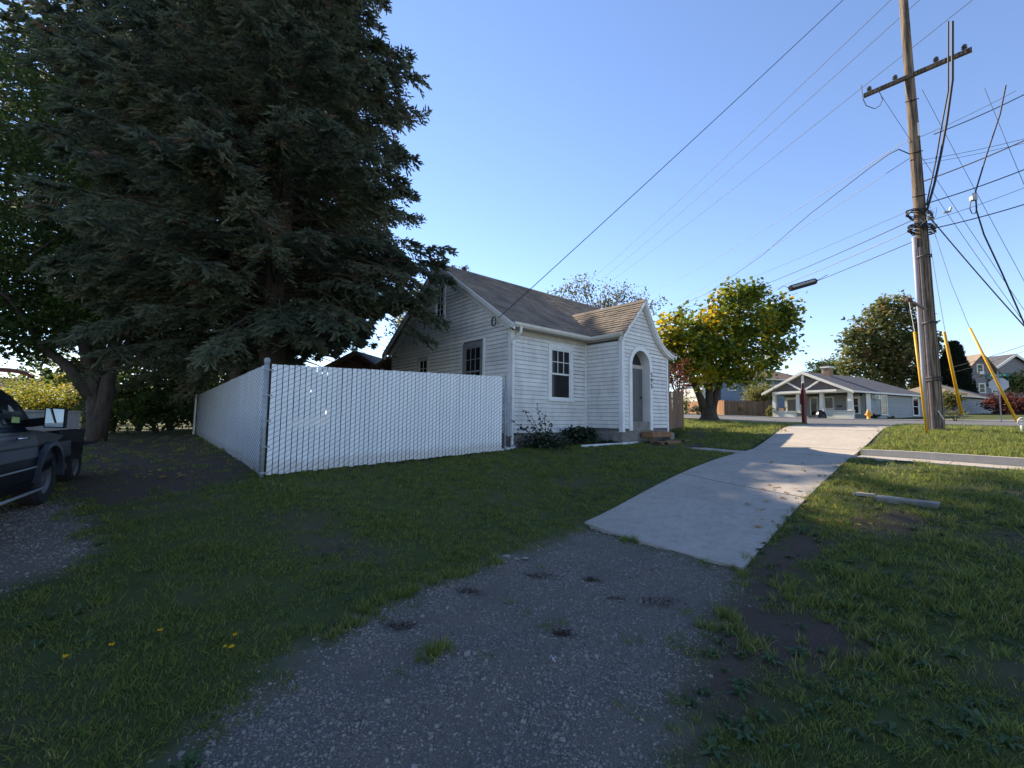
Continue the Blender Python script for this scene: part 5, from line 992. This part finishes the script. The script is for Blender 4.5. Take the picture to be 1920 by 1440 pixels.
q_ = bw(3.4, -.9, 0); bush('wall_shrub', 'small flowering pale shrub right of the fire hydrant', 'shrub', q_, (.45, .35, .25), L['grey'], 300, .09, 123)
# hydrant
hp = at(1629, 788, 31.5); hy = thing('fire_hydrant', 'yellow fire hydrant before the bungalow side wall', 'hydrant', (hp.x, 31.5, gz(hp.x, 31.5)+.02), R(30))
b = MB(); b.lathe([(.17, 0), (.17, .05), (.11, .06), (.11, .42), (.16, .43), (.16, .48), (.13, .49), (.13, .56), (.09, .66), (.04, .70), (.035, .75), (.001, .76)], 14); b.build('barrel', M['hydrant'], hy, True)
for a in (0, 1.57, 3.14, 4.71): b = MB(); b.tube([(0, 0, .36), (.21*math.cos(a), .21*math.sin(a), .36)], .062 if a != 4.71 else .085, 8); b.build('outlet_cap', M['hydrant'], hy, True)
# detached garage at the right
gm = bw(20.5, 0, 0); gg = thing('garage', 'low blue grey garage with brown hip roof behind the utility pole', 'garage', (gm.x, gm.y, 1.85), R(27.5))
b = MB(); b.b2((.02, .02, -.4), (8.6, 6, 2.6)); b.build('wall', M['core'], gg)
siding(gg, (0, 0, 0), (1, 0, 0), (0, -1, 0), list(np.arange(-.1, 2.6, .17)), lambda z: [(0, 8.45)], M['greysid'], th=.03)
b = MB(); b.b2((8.45, -.04, -.1), (8.64, .1, 2.6)); b.build('corner_board', M['offwhite'], gg)
b = MB(); e0 = -.5; v = [(-.6, e0, 2.62), (10.2, e0, 2.62), (10.2, 6.5, 2.62), (-.6, 6.5, 2.62), (2.8, 3, 4.25), (6.2, 3, 4.25)]; b.add(v, [(0, 1, 5, 4), (1, 2, 5), (2, 3, 4, 5), (3, 0, 4), (3, 2, 1, 0)]); b.build('roof', M['rooftan'], gg)
b = MB(); b.b2((-.62, e0-.04, 2.54), (10.22, e0, 2.64)); b.build('fascia', M['offwhite'], gg)
# ================================================================== HOUSES FURTHER OFF
p = at(1352, 760, 60); zg = gz(p.x, 60); bh = thing('blue_house', 'long slate blue house with brown roof behind the board fence', 'house', (p.x, 60, zg), R(14)); h_e = at(1360, 708, 60).z-zg; h_r = at(1420, 689, 63).z-zg
b = MB(); b.b2((.02, .02, -.5), (15, 7, h_e)); b.build('wall', M['core'], bh)
siding(bh, (0, 0, 0), (1, 0, 0), (0, -1, 0), list(np.arange(.2, h_e, .24)), lambda z: [(0, 15)], M['bluesid'], th=.04)
b = MB(); b.add([(-.7, -.7, h_e), (16, -.7, h_e), (16, 7.7, h_e), (-.7, 7.7, h_e), (4.2, 3.5, h_r), (12, 3.5, h_r)], [(0, 1, 5, 4), (1, 2, 5), (2, 3, 4, 5), (3, 0, 4), (3, 2, 1, 0)]); b.build('roof', M['roofbrown'], bh)
b = MB(); b.b2((-.72, -.75, h_e-.15), (16, -.7, h_e+.03)); b.build('gutter', M['offwhite'], bh)
for x0, z0 in ((1.1, h_e-1.75), (5.0, h_e-1.8), (8.4, h_e-1.8)): window(bh, (0, -.03, 0), (1, 0, 0), (0, -1, 0), x0, x0+1.3, z0, z0+1.05, 1, 1, .1, trimm=M['offwhite'], sashm=M['offwhite'])
b = MB(); b.b2((-2.6, .5, -.5), (-.05, 6, h_e-1.1)); b.build('porch_wall', M['offwhite'], bh)
b = MB(); b.b2((-2.9, .1, h_e-.9), (-.02, 6.2, h_e-.7)); b.build('porch_roof', M['roofbrown'], bh)
for x0 in (-2.3, -1.2): window(bh, (0, .47, 0), (1, 0, 0), (0, -1, 0), x0, x0+.95, h_e-2.6, h_e-1.3, 2, 1, .08, trimm=M['offwhite'], sashm=M['offwhite'])
b = MB(); b.tube([(10.5, 3.0, h_r-.2), (10.5, 3.0, h_r+.5)], .09, 8); b.build('vent_pipe', M['roofgrey'], bh)
def gable_house(name, label, apex, Yd, lx, rx, ez, ez2, ang, wallm, roofm, wins, depth=9, barge=.3):
    p = at(apex[0], apex[1], Yd); zg = gz(p.x, Yd); t = thing(name, label, 'house', (p.x, Yd, zg), ang); za = p.z-zg
    l = -(p.x-at(lx, 700, Yd).x); r_ = at(rx, 700, Yd).x-p.x; el = at(lx, ez, Yd).z-zg; er = at(rx, ez2, Yd).z-zg
    b = MB(); b.prism([(l+.3, 0, -1), (r_-.3, 0, -1), (r_-.3, 0, er), (0, 0, za-.3), (l+.3, 0, el)], (0, depth, 0)); b.build('wall', wallm, t)
    for xe, ze in ((l, el), (r_, er)):
        b = MB(); b.prism([(xe, -.5, ze), (0, -.5, za), (0, -.5, za-.15), (xe, -.5, ze-.15)], (0, depth+.8, 0)); b.build('roof', roofm, t)
        b = MB(); b.prism([(xe, -.56, ze+.02), (0, -.56, za+.02), (0, -.56, za-barge), (xe, -.56, ze-barge)], (0, .06, 0)); b.build('bargeboard', M['offwhite'] if barge > .25 else M['rust'], t)
    for x0, z0, w_, h_ in wins: window(t, (0, -.01, 0), (1, 0, 0), (0, -1, 0), x0, x0+w_, z0, z0+h_, 1, 1, .12, trimm=M['offwhite'], sashm=M['offwhite'])
    return t, za, (l, r_, el, er)
h1, za1, e1 = gable_house('hill_house', 'steep gabled taupe house on the hill behind the garage', (1838, 663), 70, 1808, 1868, 700, 702, R(-8), M['taupe'], M['rooftan'], [(-.7, 6.2, 1.0, 1.5), (-2.0, 3.2, .9, 1.5), (-.6, 3.0, 1.0, 1.6), (1.2, 3.0, 1.1, 1.5)], 9, .2)
for k in range(9): b = MB(); b.b2((.9+k*.24, -1.2, .9), (.98+k*.24, -1.1, 2.7)); b.build('baluster', M['offwhite'], h1)
b = MB(); b.b2((.7, -1.25, 2.7), (3.3, -1.05, 2.82)); b.build('porch_rail', M['offwhite'], h1)
b = MB(); b.b2((-.5, -.35, 6.0), (.1, 0, 6.5)); b.build('air_conditioner', M['offwhite'], h1)
gable_house('hill_house', 'purple grey house with broad white bargeboards at the right edge', (1898, 664), 76, 1856, 1945, 690, 688, R(6), M['taupe'], M['roofgrey'], [(-.8, 5.0, 1.4, .9), (1.3, 4.6, 1.5, 1.3)], 9, .42)
# trees behind and between them
tb2 = at(1690, 700, 58); bl = []
for px, py, r_ in ((1660, 580, 2.4), (1690, 575, 2.4), (1630, 600, 2.2), (1615, 625, 2.0), (1650, 625, 2.8), (1700, 610, 2.6), (1720, 640, 2.4), (1605, 655, 2.0), (1640, 665, 2.8), (1680, 660, 3.0), (1715, 675, 2.2), (1745, 690, 1.8), (1600, 680, 1.6), (1670, 690, 2.4), (1740, 650, 1.8), (1610, 705, 2.0), (1650, 710, 2.4), (1695, 712, 2.4), (1730, 715, 2.0), (1685, 640, 2.8), (1640, 640, 2.4)): w_ = at(px, py, 58); bl.append((w_.x, 58, w_.z, r_, r_, r_*.72))
broad_tree('chestnut_tree', 'big bronzing chestnut tree towering behind the bungalow chimney', 'tree', (tb2.x, 58, gz(tb2.x, 58)), 6, .4, bl, L['chestnut'], M['bark2'], 620, 22, .42, .50, 131, shell=.45, aspect=.6, ntarg=30)
p = at(1789, 690, 56); rng = np.random.default_rng(8); t = thing('cypress', 'dark pointed cypress between the pole and the hill house', 'tree', (p.x, 56, gz(p.x, 56))); hcy = at(1789, 643, 56).z-t.location.z
f = rng.random(5200)**.7; a = rng.uniform(0, 6.28, 5200); rr = (1.75*(1-f)**.55+.1)*rng.uniform(.7, 1.05, 5200)*(1+.12*np.sin(a*5+f*20)); P = np.stack([rr*np.cos(a), rr*np.sin(a), .3+f*(hcy-.5)], 1)
npmesh('crown', sprigs(P, unit(np.stack([np.cos(a)*.5, np.sin(a)*.5, np.ones(5200)], 1)+rng.normal(0, .2, (5200, 3))), .55, .16, rng), 4, L['cypress'], t, np.repeat(rng.random(5200), 2)); b = MB(); b.tube([(0, 0, -.2), (0, 0, hcy*.8)], [.18, .03], 7); b.build('trunk', M['bark'], t)
for px, py, Yd, rad, lm, sz, sd, lb in ((1545, 692, 70, (3.2, 2.5, 2.9), 'forest', .4, 141, 'rounded green trees peeping over the bungalow ridge'), (1575, 690, 72, (3.2, 2.5, 3.0), 'chestnut', .4, 142, 'olive hedge top left of the bungalow chimney'), (1785, 745, 33, (.9, .8, 1.05), 'chestnut', .16, 143, 'round brownish shrub hugging the right side of the pole'), (1893, 715, 52, (2.6, 2.0, 1.6), 'forest', .26, 144, 'yellowish green hedge behind the stop sign'), (1925, 712, 50, (2.2, 2.0, 1.8), 'pale', .26, 145, 'light green hedge at the right edge of the picture'), (1882, 752, 44, (2.0, 1.6, 1.15), 'red', .22, 146, 'rust red shrub on the bank behind the stop sign'), (1915, 750, 43, (2.0, 1.6, 1.3), 'red', .22, 147, 'rust red shrub at the right edge below the hedge')):
    p = at(px, py, Yd); zg = gz(p.x, Yd); bush('background_shrub', lb, 'shrub', (p.x, Yd, max(zg, p.z-rad[2]*1.1)), rad, L[lm], int(1500 if sz > .15 else 1000), sz, sd)
p = at(1800, 785, 27); bush('verge_weed', 'wispy blue grey weeds behind the pole base', 'weed', (p.x-.3, 27, gz(p.x, 27)), (.9, .7, .55), L['grey'], 420, .10, 148)
b = MB(); w0 = at(1868, 770, 45); w1 = at(1960, 772, 42)
bank = thing('bank_wall', 'low dark rubble bank wall behind the stop sign', 'wall', (w0.x, w0.y, gz(w0.x, w0.y))); rnd = random.Random(4)
for i in range(26): mb = MB(); mb.box((i*.28, -i*.1+rnd.uniform(-.1, .1), rnd.uniform(.1, .3)+.42*(i % 3)), (rnd.uniform(.35, .6), .4, rnd.uniform(.3, .45)), Matrix.Rotation(rnd.uniform(-.4, .4), 3, 'Z')); mb.build('stone', M['water'], bank)
# ================================================================== SIGNS AND POSTS
sp = at(1878, 792, 24); sg = thing('stop_sign', 'back of an octagonal stop sign under a green street name blade', 'sign', (sp.x, 24, gz(sp.x, 24)), R(-48)); zs_ = at(1869, 721, 24).z-sg.location.z
b = MB(); b.box((0, 0, (zs_+.75)/2), (.055, .045, zs_+.75)); b.build('post', M['galv'], sg)
b = MB(); oc = [(.40*math.cos(R(22.5+45*k)), .03, zs_+.40*math.sin(R(22.5+45*k))) for k in range(8)]; b.prism(oc, (0, .006, 0)); b.build('octagon_plate', M['sign'], sg)
b = MB(); b.b2((-.42, .02, zs_+.44), (.42, .026, zs_+.62)); bl_ = b.build('street_name_blade', M['green'], sg)
cu = bpy.data.curves.new('lettering', 'FONT'); cu.body = 'Balfour St'; cu.size = .15; cu.extrude = .002; cu.align_x = 'CENTER'; cu.materials.append(M['white']); o = text_obj('lettering', cu, bl_); o.location = (0, .0155, zs_+.475); o.rotation_euler = (R(90), 0, 0)
b = MB(); b.b2((-.03, -.3, zs_+.63), (-.024, .35, zs_+.78)); b.build('street_name_blade', M['green'], sg)
rp = at(1508, 785, 20.2); rpt = thing('red_post', 'dark red square post at the corner of the driveway', 'post', (rp.x, 20.2, gz(rp.x, 20.2)), R(20)); zr = at(1508, 718, 20.2).z-rpt.location.z
b = MB(); b.b2((-.07, -.07, -.2), (.07, .07, zr-.32)); b.build('shaft', M['redpost'], rpt)
b = MB(); b.b2((-.10, -.10, .95), (.10, .10, zr-.55)); b.build('collar', M['redpost'], rpt); b = MB(); b.lathe([(.07, zr-.32), (.05, zr-.25), (.06, zr-.1), (.03, zr), (.001, zr+.02)], 10); b.build('finial', M['redpost'], rpt)
# ================================================================== UTILITY POLE
pb = at(1757, 809, 13); pt = at(1708, 181, 13); PB = Vector((pb.x, 13, gz(pb.x, 13))); dirp = (pt-pb).normalized(); HPOLE = 14.8
pole = thing('utility_pole', 'leaning weathered wooden utility pole with conduit on the grass strip', 'utility pole', PB)
def pp(h): return dirp*(h/dirp.z)
b = MB(); hs_ = [-.3, 0, .5, 1.2, 2.2, 3.5, 5, 6.5, 8, 9.5, 11, 12.5, HPOLE]; b.tube([pp(h) for h in hs_], [.185-.0055*max(h, 0) for h in hs_], 18, jit=.035); b.build('shaft', M['pole'], pole, True)
rt = Vector((-.75, -.66, 0)).normalized(); lf = Vector((-.80, .1, 0)).normalized()
def off(h, d, r_): return pp(h)+d*(.185-.0055*h+r_)
b = MB(); b.tube([off(h, Vector((-.97, .12, 0)).normalized(), .075) for h in (-.05, 2, 4, 5.95)], .052, 10); b.build('conduit', M['conduit'], pole, True)
b = MB(); b.tube([off(h, Vector((-.93, -.36, 0)).normalized(), .02) for h in (-.05, 2, 4, 5.6)], .055, 6); b.build('cable_moulding', M['conduit2'], pole)
for h in (1.52, 1.60, 3.25, 5.3):
    b = MB(); c_ = pp(h); r_ = .21-.0055*h; b.tube([c_+Vector((math.cos(a)*r_-.06*(math.cos(a-3.9) > .6), math.sin(a)*r_-.13*(math.cos(a-4.0) > .6), 0)) for a in np.linspace(0, 6.28, 22)], .016, 4); b.build('strap', M['cable'], pole)
for h in (7.2, 8.6, 10.3): b = MB(); b.tube([pp(h)+Vector((-.25, -.05, 0)), pp(h)+Vector((.05, -.2, .02))], .014, 5); b.build('bolt', M['plastic'], pole)
b = MB(); b.tube([off(h, Vector((.2, -.98, 0)).normalized(), .004) for h in (.5, 3, 6, 9)], .008, 4); b.build('ground_wire', M['cable'], pole)
b = MB(); b.tube([off(.62, Vector((-.5, -.85, 0)).normalized(), .03), off(.45, Vector((-.2, -.98, 0)).normalized(), .04), off(.36, Vector((.05, -1, 0)).normalized(), .03)], .013, 5); b.build('cable_tail', M['white'], pole)
b = MB(); b.box(off(9.35, Vector((.1, -1, 0)).normalized(), .01), (.06, .02, .42)); b.build('tag_plate', M['offwhite'], pole)
at_, ar_ = at(1704, 563, 12.7)-PB, at(1748, 586, 13.0)-PB; b = MB(); b.bar(ar_, at_, .06, .06); arm = b.build('guy_strut', M['conduit2'], pole); b = MB(); b.lathe([(.05, -.06), (.085, -.03), (.085, .05), (.04, .08)], 10, at_); b.build('strut_clamp', M['water'], arm)
b = MB(); ca = pp(11.15); cd = Vector((.66, -.75, 0)); b.bar(ca-cd*1.25+Vector((0, -.16, 0)), ca+cd*1.25+Vector((0, -.16, 0)), .10, .12); xarm = b.build('crossarm', M['pole'], pole)
for s_ in (-1.1, -.45, .5, 1.1): b = MB(); b.lathe([(.02, 0), (.02, .06), (.07, .07), (.045, .1), (.07, .13), (.03, .19), (.001, .2)], 10, ca+cd*s_+Vector((0, -.16, .06))); b.build('insulator', M['rim'], xarm)
lp_ = [at(px, py, 12.9)-PB for px, py in ((1615, 160), (1618, 185), (1624, 198), (1640, 204), (1650, 198), (1655, 186), (1650, 175), (1646, 168))]; b = MB(); b.tube(lp_, .011, 5); b.build('jumper_loop', M['cable'], pole)
def ring(c_, r_, n_, name, tilt, seed, thick=.017):
    rr = random.Random(seed); cc = thing(name[0], name[1], 'cable coil', c_)
    for k in range(n_):
        a0 = rr.uniform(0, 6); pts = [Vector((math.cos(a)*r_*rr.uniform(.94, 1.06)*(1.35 if abs(math.cos(a)) > .8 else 1), math.sin(a)*r_, (k-.5*n_)*.035+tilt*math.cos(a)*r_+rr.uniform(-.02, .02))) for a in np.linspace(a0, a0+6.4, 26)]; b = MB(); b.tube(pts, thick, 5); b.build('cable_loop', M['cable'], cc)
ring(at(1724, 402, 13), .25, 4, ('cable_coil', 'upper bundle of black cable loops round the pole'), -.35, 1); ring(at(1728, 429, 13), .26, 5, ('cable_coil', 'lower bundle of black cable loops round the pole'), -.25, 2)
b = MB()
for k in range(14): a = random.Random(k).uniform; q0 = Vector((a(-.2, .25), a(-.35, -.2), a(-.3, .35))); b.tube([q0, q0+Vector((a(-.15, .15), -.05, a(-.15, .15))), q0+Vector((a(-.2, .2), .05, a(-.2, .2)))], .007, 4)
o = b.build('wire_tangle', M['bwire'], pole, False, at(1728, 414, 13)-PB); o['kind'] = 'stuff'
# guys with yellow guards
def guy(label, pts, g0, g1, r_=.028, eye=False):
    t = thing('guy_wire', label, 'guy wire', pts[-1]); o_ = Vector(pts[-1]); b = MB(); b.tube([Vector(p)-o_ for p in pts], .0075, 5); b.build('wire', M['galv'], t)
    b = MB(); b.tube([g0-o_, g0.lerp(g1, .5)-o_, g1-o_], r_, 10); b.build('yellow_guard', M['yellow'], t, True)
    if eye:
        b = MB(); c_ = Vector((0, 0, .25)); b.tube([c_+Vector((math.cos(a)*.085, -math.sin(a)*.03, math.sin(a)*.085)) for a in np.linspace(0, 6.28, 16)], .018, 6); b.tube([c_-Vector((0, 0, .08)), Vector((0, 0, -.1))], .022, 6); b.build('anchor_eye', M['offwhite'], t, True)
    return t
g1b = ground(1739, 822); Y1 = g1b.y; guy('guy wire with yellow guard hanging straight below the pole strut', [at_+PB, at(1715, 622, Y1), at(1739, 820, Y1)], at(1714.5, 622, Y1), at(1738, 812, Y1), .03)
guy('thick doubled yellow guy guard right beside the pole', [pp(8.3)+PB, at(1770, 610, 13.4), at(1803, 780, 13.9), at(1807, 812, 14)], at(1770, 622, 13.4), at(1803, 776, 13.9), .042)
guy('long leaning yellow guy guard crossing before the stop sign', [at(1749, 427, 13), at(1783, 530, 12.9), at(1818, 615, 12.7), at(1907, 792, 12.2), at(1916, 806, 12.1)-Vector((0, 0, 0))], at(1818, 615, 12.7), at(1907, 790, 12.2), .032, True)
# ================================================================== OVERHEAD WIRES
def wire(label, a, c, r_=.008, m='cable', sag=.15, mids=None, n=14):
    a, c = Vector(a), Vector(c)
    if mids: pts = [a]+[Vector(q) for q in mids]+[c]
    else: pts = [a.lerp(c, k/n)-Vector((0, 0, sag*4*(k/n)*(1-k/n))) for k in range(n+1)]
    b = MB(); b.tube(pts, r_, 5, cap=False); return tag(b.build('overhead_wire', M[m], None, True), label, 'wire', 'overhead wires')
wire('single black service wire running from the house gable up over the ridge', at(935, 596, 11.6), at(1660, -75, 13.4), .011, sag=.06)
wire('thin wire above the house ridge, leftmost of three parallel lines', at(1095, 535, 60), at(1670, 0, 15), .012, sag=.3)
wire('thin wire above the house ridge, middle one of three parallel lines', at(1110, 538, 60), at(1724, 0, 15), .012, sag=.3)
wire('thin wire above the house ridge, lowest of three parallel lines', at(1125, 541, 60), at(1823, 0, 15), .012, sag=.3)
wire('bright bare wire descending left from the pole, highest of its side', at(1225, 547, 55), at(1702, 263, 13), .011, 'bwire', .3)
wire('drooping black cable arching from the pole down behind the yellow tree', at(1252, 583, 50), at(1706, 289, 13), .016, mids=[at(1330, 548, 40), at(1430, 478, 28), at(1520, 400, 20), at(1585, 350, 16), at(1630, 315, 14.3), at(1665, 290, 13.4), at(1685, 280, 13.1)])
wire('bare wire with small clamps just below the drooping black cable', at(1250, 575, 52), at(1705, 297, 13), .010, 'bwire', .35)
wire('faint thin wire reaching the pole at its cable loops from the left', at(1300, 560, 50), at(1712, 392, 13), .007, sag=.2)
wire('dark wire meeting the pole between the two cable coils', at(1290, 575, 50), at(1712, 412, 13), .014, sag=.5)
wire('shiny wire ending at the lower cable coil from the left', at(1285, 590, 50), at(1710, 431, 13), .014, 'bwire', .5)
wire('lowest left wire carrying the black splice case', at(1280, 598, 50), at(1714, 452, 13), .013, sag=.6)
w_r = [((1724, 258), (1905, 170), 12.4, .009, 'bwire', 'bright wire rising right from the pole top clamp'), ((1760, 249), (1935, 170), 12.2, .015, 'cable', 'black cable climbing right above the pole clamp'), ((1733, 298), (1945, 254), 12, .007, 'cable', 'thin wire heading right above the thick brown cable'), ((1733, 305), (1945, 262), 12, .006, 'cable', 'thin second wire just below another thin one at right'), ((1738, 338), (1950, 250), 12, .018, 'conduit2', 'thick brownish cable climbing right from mid pole'), ((1748, 378), (1950, 306), 12, .016, 'cable', 'black cable leaving the upper coil to the right'), ((1748, 412), (1950, 340), 12, .007, 'cable', 'thin wire right of the pole passing the shiny clamp'), ((1746, 428), (1950, 374), 12, .016, 'cable', 'black cable leaving the lower coil to the right'), ((1752, 404), (1950, 644), 12, .016, 'cable', 'black cable falling from the coil to the lower right'), ((1645, 168), (1960, 640), 12.8, .006, 'cable', 'fine wire slanting behind the pole top to lower right'), ((1738, 165), (1960, 600), 12, .006, 'cable', 'fine slanting wire right of the thick cable pair'), ((1846, 165), (1960, 440), 11, .006, 'cable', 'fine slanting wire nearest the right picture edge'), ((1755, 353), (1960, 660), 12, .006, 'cable', 'fine slanting wire starting beside the upper coil')]
for a, c, Yd, r_, m_, lb in w_r: wire(lb, at(a[0]-(9 if 1720 < a[0] < 1770 else 0), a[1]+(3 if 1720 < a[0] < 1770 else 0), 13 if a[0] < 1800 else 12), at(*c, Yd), r_, m_, .05)
wire('wavy black cable dropping past the splice ball at right', at(1886, 160, 12), at(1945, 660, 11.6), .019, mids=[at(1875, 215, 12), at(1850, 290, 12), at(1829, 360, 12), at(1831, 395, 12), at(1845, 440, 11.9), at(1880, 515, 11.8), at(1915, 595, 11.7)])
wire('thick black cable of a pair curving down onto the pole', at(1786, 40, 11.8), at(1738, 395, 12.8), .032, mids=[at(1786, 150, 12), at(1775, 230, 12.3), at(1764, 290, 12.5), at(1752, 345, 12.7)])
wire('thinner black cable of a pair curving down onto the pole', at(1778, 40, 11.8), at(1737, 385, 12.8), .02, mids=[at(1778, 170, 12), at(1764, 245, 12.3), at(1755, 300, 12.5), at(1744, 352, 12.7)])
wire('wire low at the right running past the hill houses', at(1780, 690, 40), at(1960, 634, 30), .02, sag=.1)
wire('second lower wire at the right running past the hill houses', at(1780, 700, 40), at(1960, 645, 30), .014, sag=.1)
sp_ = thing('splice_case', 'black cylindrical splice case hanging on the lowest left wire', 'splice case', at(1505, 534, 19)); a_, c_ = at(1481, 541, 19)-sp_.location, at(1529, 527, 19)-sp_.location
b = MB(); b.tube([a_, a_.lerp(c_, .04), a_.lerp(c_, .96), c_], [.12, .14, .14, .12], 12); b.build('case_body', M['cable'], sp_); b = MB(); b.bar(a_.lerp(c_, .03)+Vector((0, -.13, .03)), a_.lerp(c_, .9)+Vector((0, -.13, .03)), .04, .09); b.build('pale_stripe', M['galv'], sp_)
for f_ in (0, 1): b = MB(); q0 = a_.lerp(c_, f_); b.tube([q0, q0+Vector((.25*(f_*2-1), 0, .12)), q0+Vector((.55*(f_*2-1), 0, .30*(1 if f_ else -.2)))], .012, 5); b.build('lead', M['cable'], sp_)
cl_ = thing('splice_ball', 'small shiny cable clamp on the wavy cable at right', 'clamp', at(1825, 372, 12)); b = MB(); b.box((0, 0, 0), (.14, .1, .12)); b.box((.03, 0, .1), (.05, .05, .12)); b.build('clamp_body', M['galv'], cl_); b = MB(); b.tube([at(px, py, 12)-cl_.location for px, py in ((1822, 370), (1818, 390), (1822, 400), (1829, 400), (1832, 388))], .012, 5); b.build('loop', M['cable'], cl_)
cl_ = thing('wire_clamp', 'shiny bent wire clamp right of the cable coils', 'clamp', at(1776, 396, 13)); b = MB(); b.bar((-.12, 0, -.05), (.1, 0, .0), .05, .06); b.bar((.08, 0, 0), (.12, 0, .13), .04, .05); b.build('clamp_body', M['galv'], cl_)
gc_ = thing('cable_coil', 'round coil of black cable hung on the house gable', 'cable coil', hw(-.12, .62, 3.62), R(41.05))
for k in range(3): b = MB(); b.tube([Vector((-.01*k, .085*math.cos(a)*(1+.06*k), .13*math.sin(a)*(1+.04*k))) for a in np.linspace(0, 6.3, 24)], .010, 5); b.build('cable_loop', M['cable'], gc_)
# ================================================================== SMALL THINGS ON THE GROUND
q_ = ground(1697, 944); sb = thing('concrete_footing', 'flat weathered concrete block half sunk in the right lawn', 'concrete block', (q_.x, q_.y, q_.z), math.atan2(-.53, .42))
b = MB(); b.b2((-.33, -.13, -.1), (.36, .13, .06)); b.build('slab', M['found'], sb); b = MB(); b.b2((-.24, -.02, .06), (-.06, .03, .07)); b.build('scrap', M['galv'], sb)
q_ = ground(1620, 931); fl = thing('flat_stone', 'small pale flat stone left of the sunken concrete block', 'stone', (q_.x, q_.y, q_.z), -.6); b = MB(); b.prism([(-.14, -.04, 0), (.12, -.05, 0), (.15, .02, 0), (-.05, .06, 0)], (0, 0, .045)); b.build('stone', M['concrete'], fl)
for i, (px, py) in enumerate(((296, 1210), (437, 1213), (431, 1237), (118, 1257), (418, 1236), (148, 960), (205, 1236))):
    q_ = ground(px, py); t = thing('dandelion', ['yellow dandelion standing alone in the lower left lawn', 'yellow dandelion, upper one of the close pair in the lawn', 'yellow dandelion, lower one of the close pair in the lawn', 'leftmost yellow dandelion in the lower lawn', 'tiny half open dandelion left of the close pair', 'small far dandelion near the pickup', 'yellow dandelion second from the left in the lower lawn'][i], 'flower', q_, 0, 'dandelions in the lawn')
    s_ = .85 if i not in (4, 5) else .6; b = MB(); b.tube([(0, 0, 0), (.005, 0, .045), (.008, 0, .075)], .0022, 4); b.build('stem', M['twig'], t)
    k = 26; a = RNG.uniform(0, 6.28, k); e_ = RNG.uniform(.1, .9, k); d_ = np.stack([np.cos(a)*np.cos(e_), np.sin(a)*np.cos(e_), np.sin(e_)], 1); npmesh('flower_head', sprigs(np.tile([.008, 0, .073], (k, 1)), d_, .02*s_, .008), 4, L['flower'], t, np.repeat(RNG.random(k), 2))
for i, (px, py, s_) in enumerate(((950, 1045, .055), (968, 1050, .04), (985, 1050, .045), (628, 1176, .05), (640, 1180, .03))):
    q_ = ground(px, py); t = tag(MB().lathe([(.001, -.1), (.7, .0), (.95, .35), (.7, .75), (.001, .9)], 7).build('edge_stone', M['stonel'] if i < 3 else M['brownclod'], None, False, q_), ['largest grey stone on the lawn and gravel edge', 'small grey stone right of the largest edge stone', 'third grey edge stone towards the driveway', 'reddish clod at the lower gravel edge', 'small clod beside the reddish one'][i], 'stone', 'stones along the gravel edge'); t.scale = (s_, s_*.7, s_*.6)
P = []
for px, py, s_ in ((1008, 1080, .10), (880, 1112, .07), (1238, 1132, .10), (1150, 1125, .06), (745, 1178, .07), (1056, 1195, .04), (1240, 1075, .05), (1110, 1088, .04)):
    q_ = ground(px, py); P.append(RNG.normal(size=(130, 3))*[s_, s_*.5, .008]+np.array(q_)+[0, 0, .012])
P = np.concatenate(P); tag(npmesh('mulch', leaves(P, .03, aspect=.35), 4, leafmat('dry_mulch', [(0, (.05, .037, .027)), (1, (.11, .085, .06))], .05), None, RNG.random(len(P))), kind='stuff')
q_ = ground(1036, 1244); t = MB().box((0, 0, .008), (.075, .014, .012)).build('white_scrap', M['white'], None, False, q_); t.rotation_euler = (0, 0, 1.9); tag(t, 'tiny white plastic scrap lying in the gravel', 'litter')
P = []
for _ in range(150): px = RNG.uniform(1270, 1480); py = RNG.uniform(788, 812); q_ = onground(px, py, .05); P.append(q_)
for _ in range(60): q_ = onground(RNG.uniform(1400, 1640), RNG.uniform(870, 1000), .045); P.append(q_)
for _ in range(160): q_ = onground(RNG.uniform(120, 460), RNG.uniform(825, 900), .03); P.append(q_)
P = np.array(P); tag(npmesh('fallen_leaves', leaves(P, .085, RNG, .8, 2.0), 4, L['fallen'], None, RNG.random(len(P))), kind='stuff')
q_ = ground(1698, 868); t = MB().prism([(-.12, -.03, .036), (.12, -.05, .036), (.1, .04, .036), (-.08, .05, .036)], (0, 0, .003)).build('paint_mark', M['paint'], None, False, q_); t.rotation_euler = (0, 0, -.85); tag(t, 'faint blue survey paint mark on the sidewalk', 'paint mark')
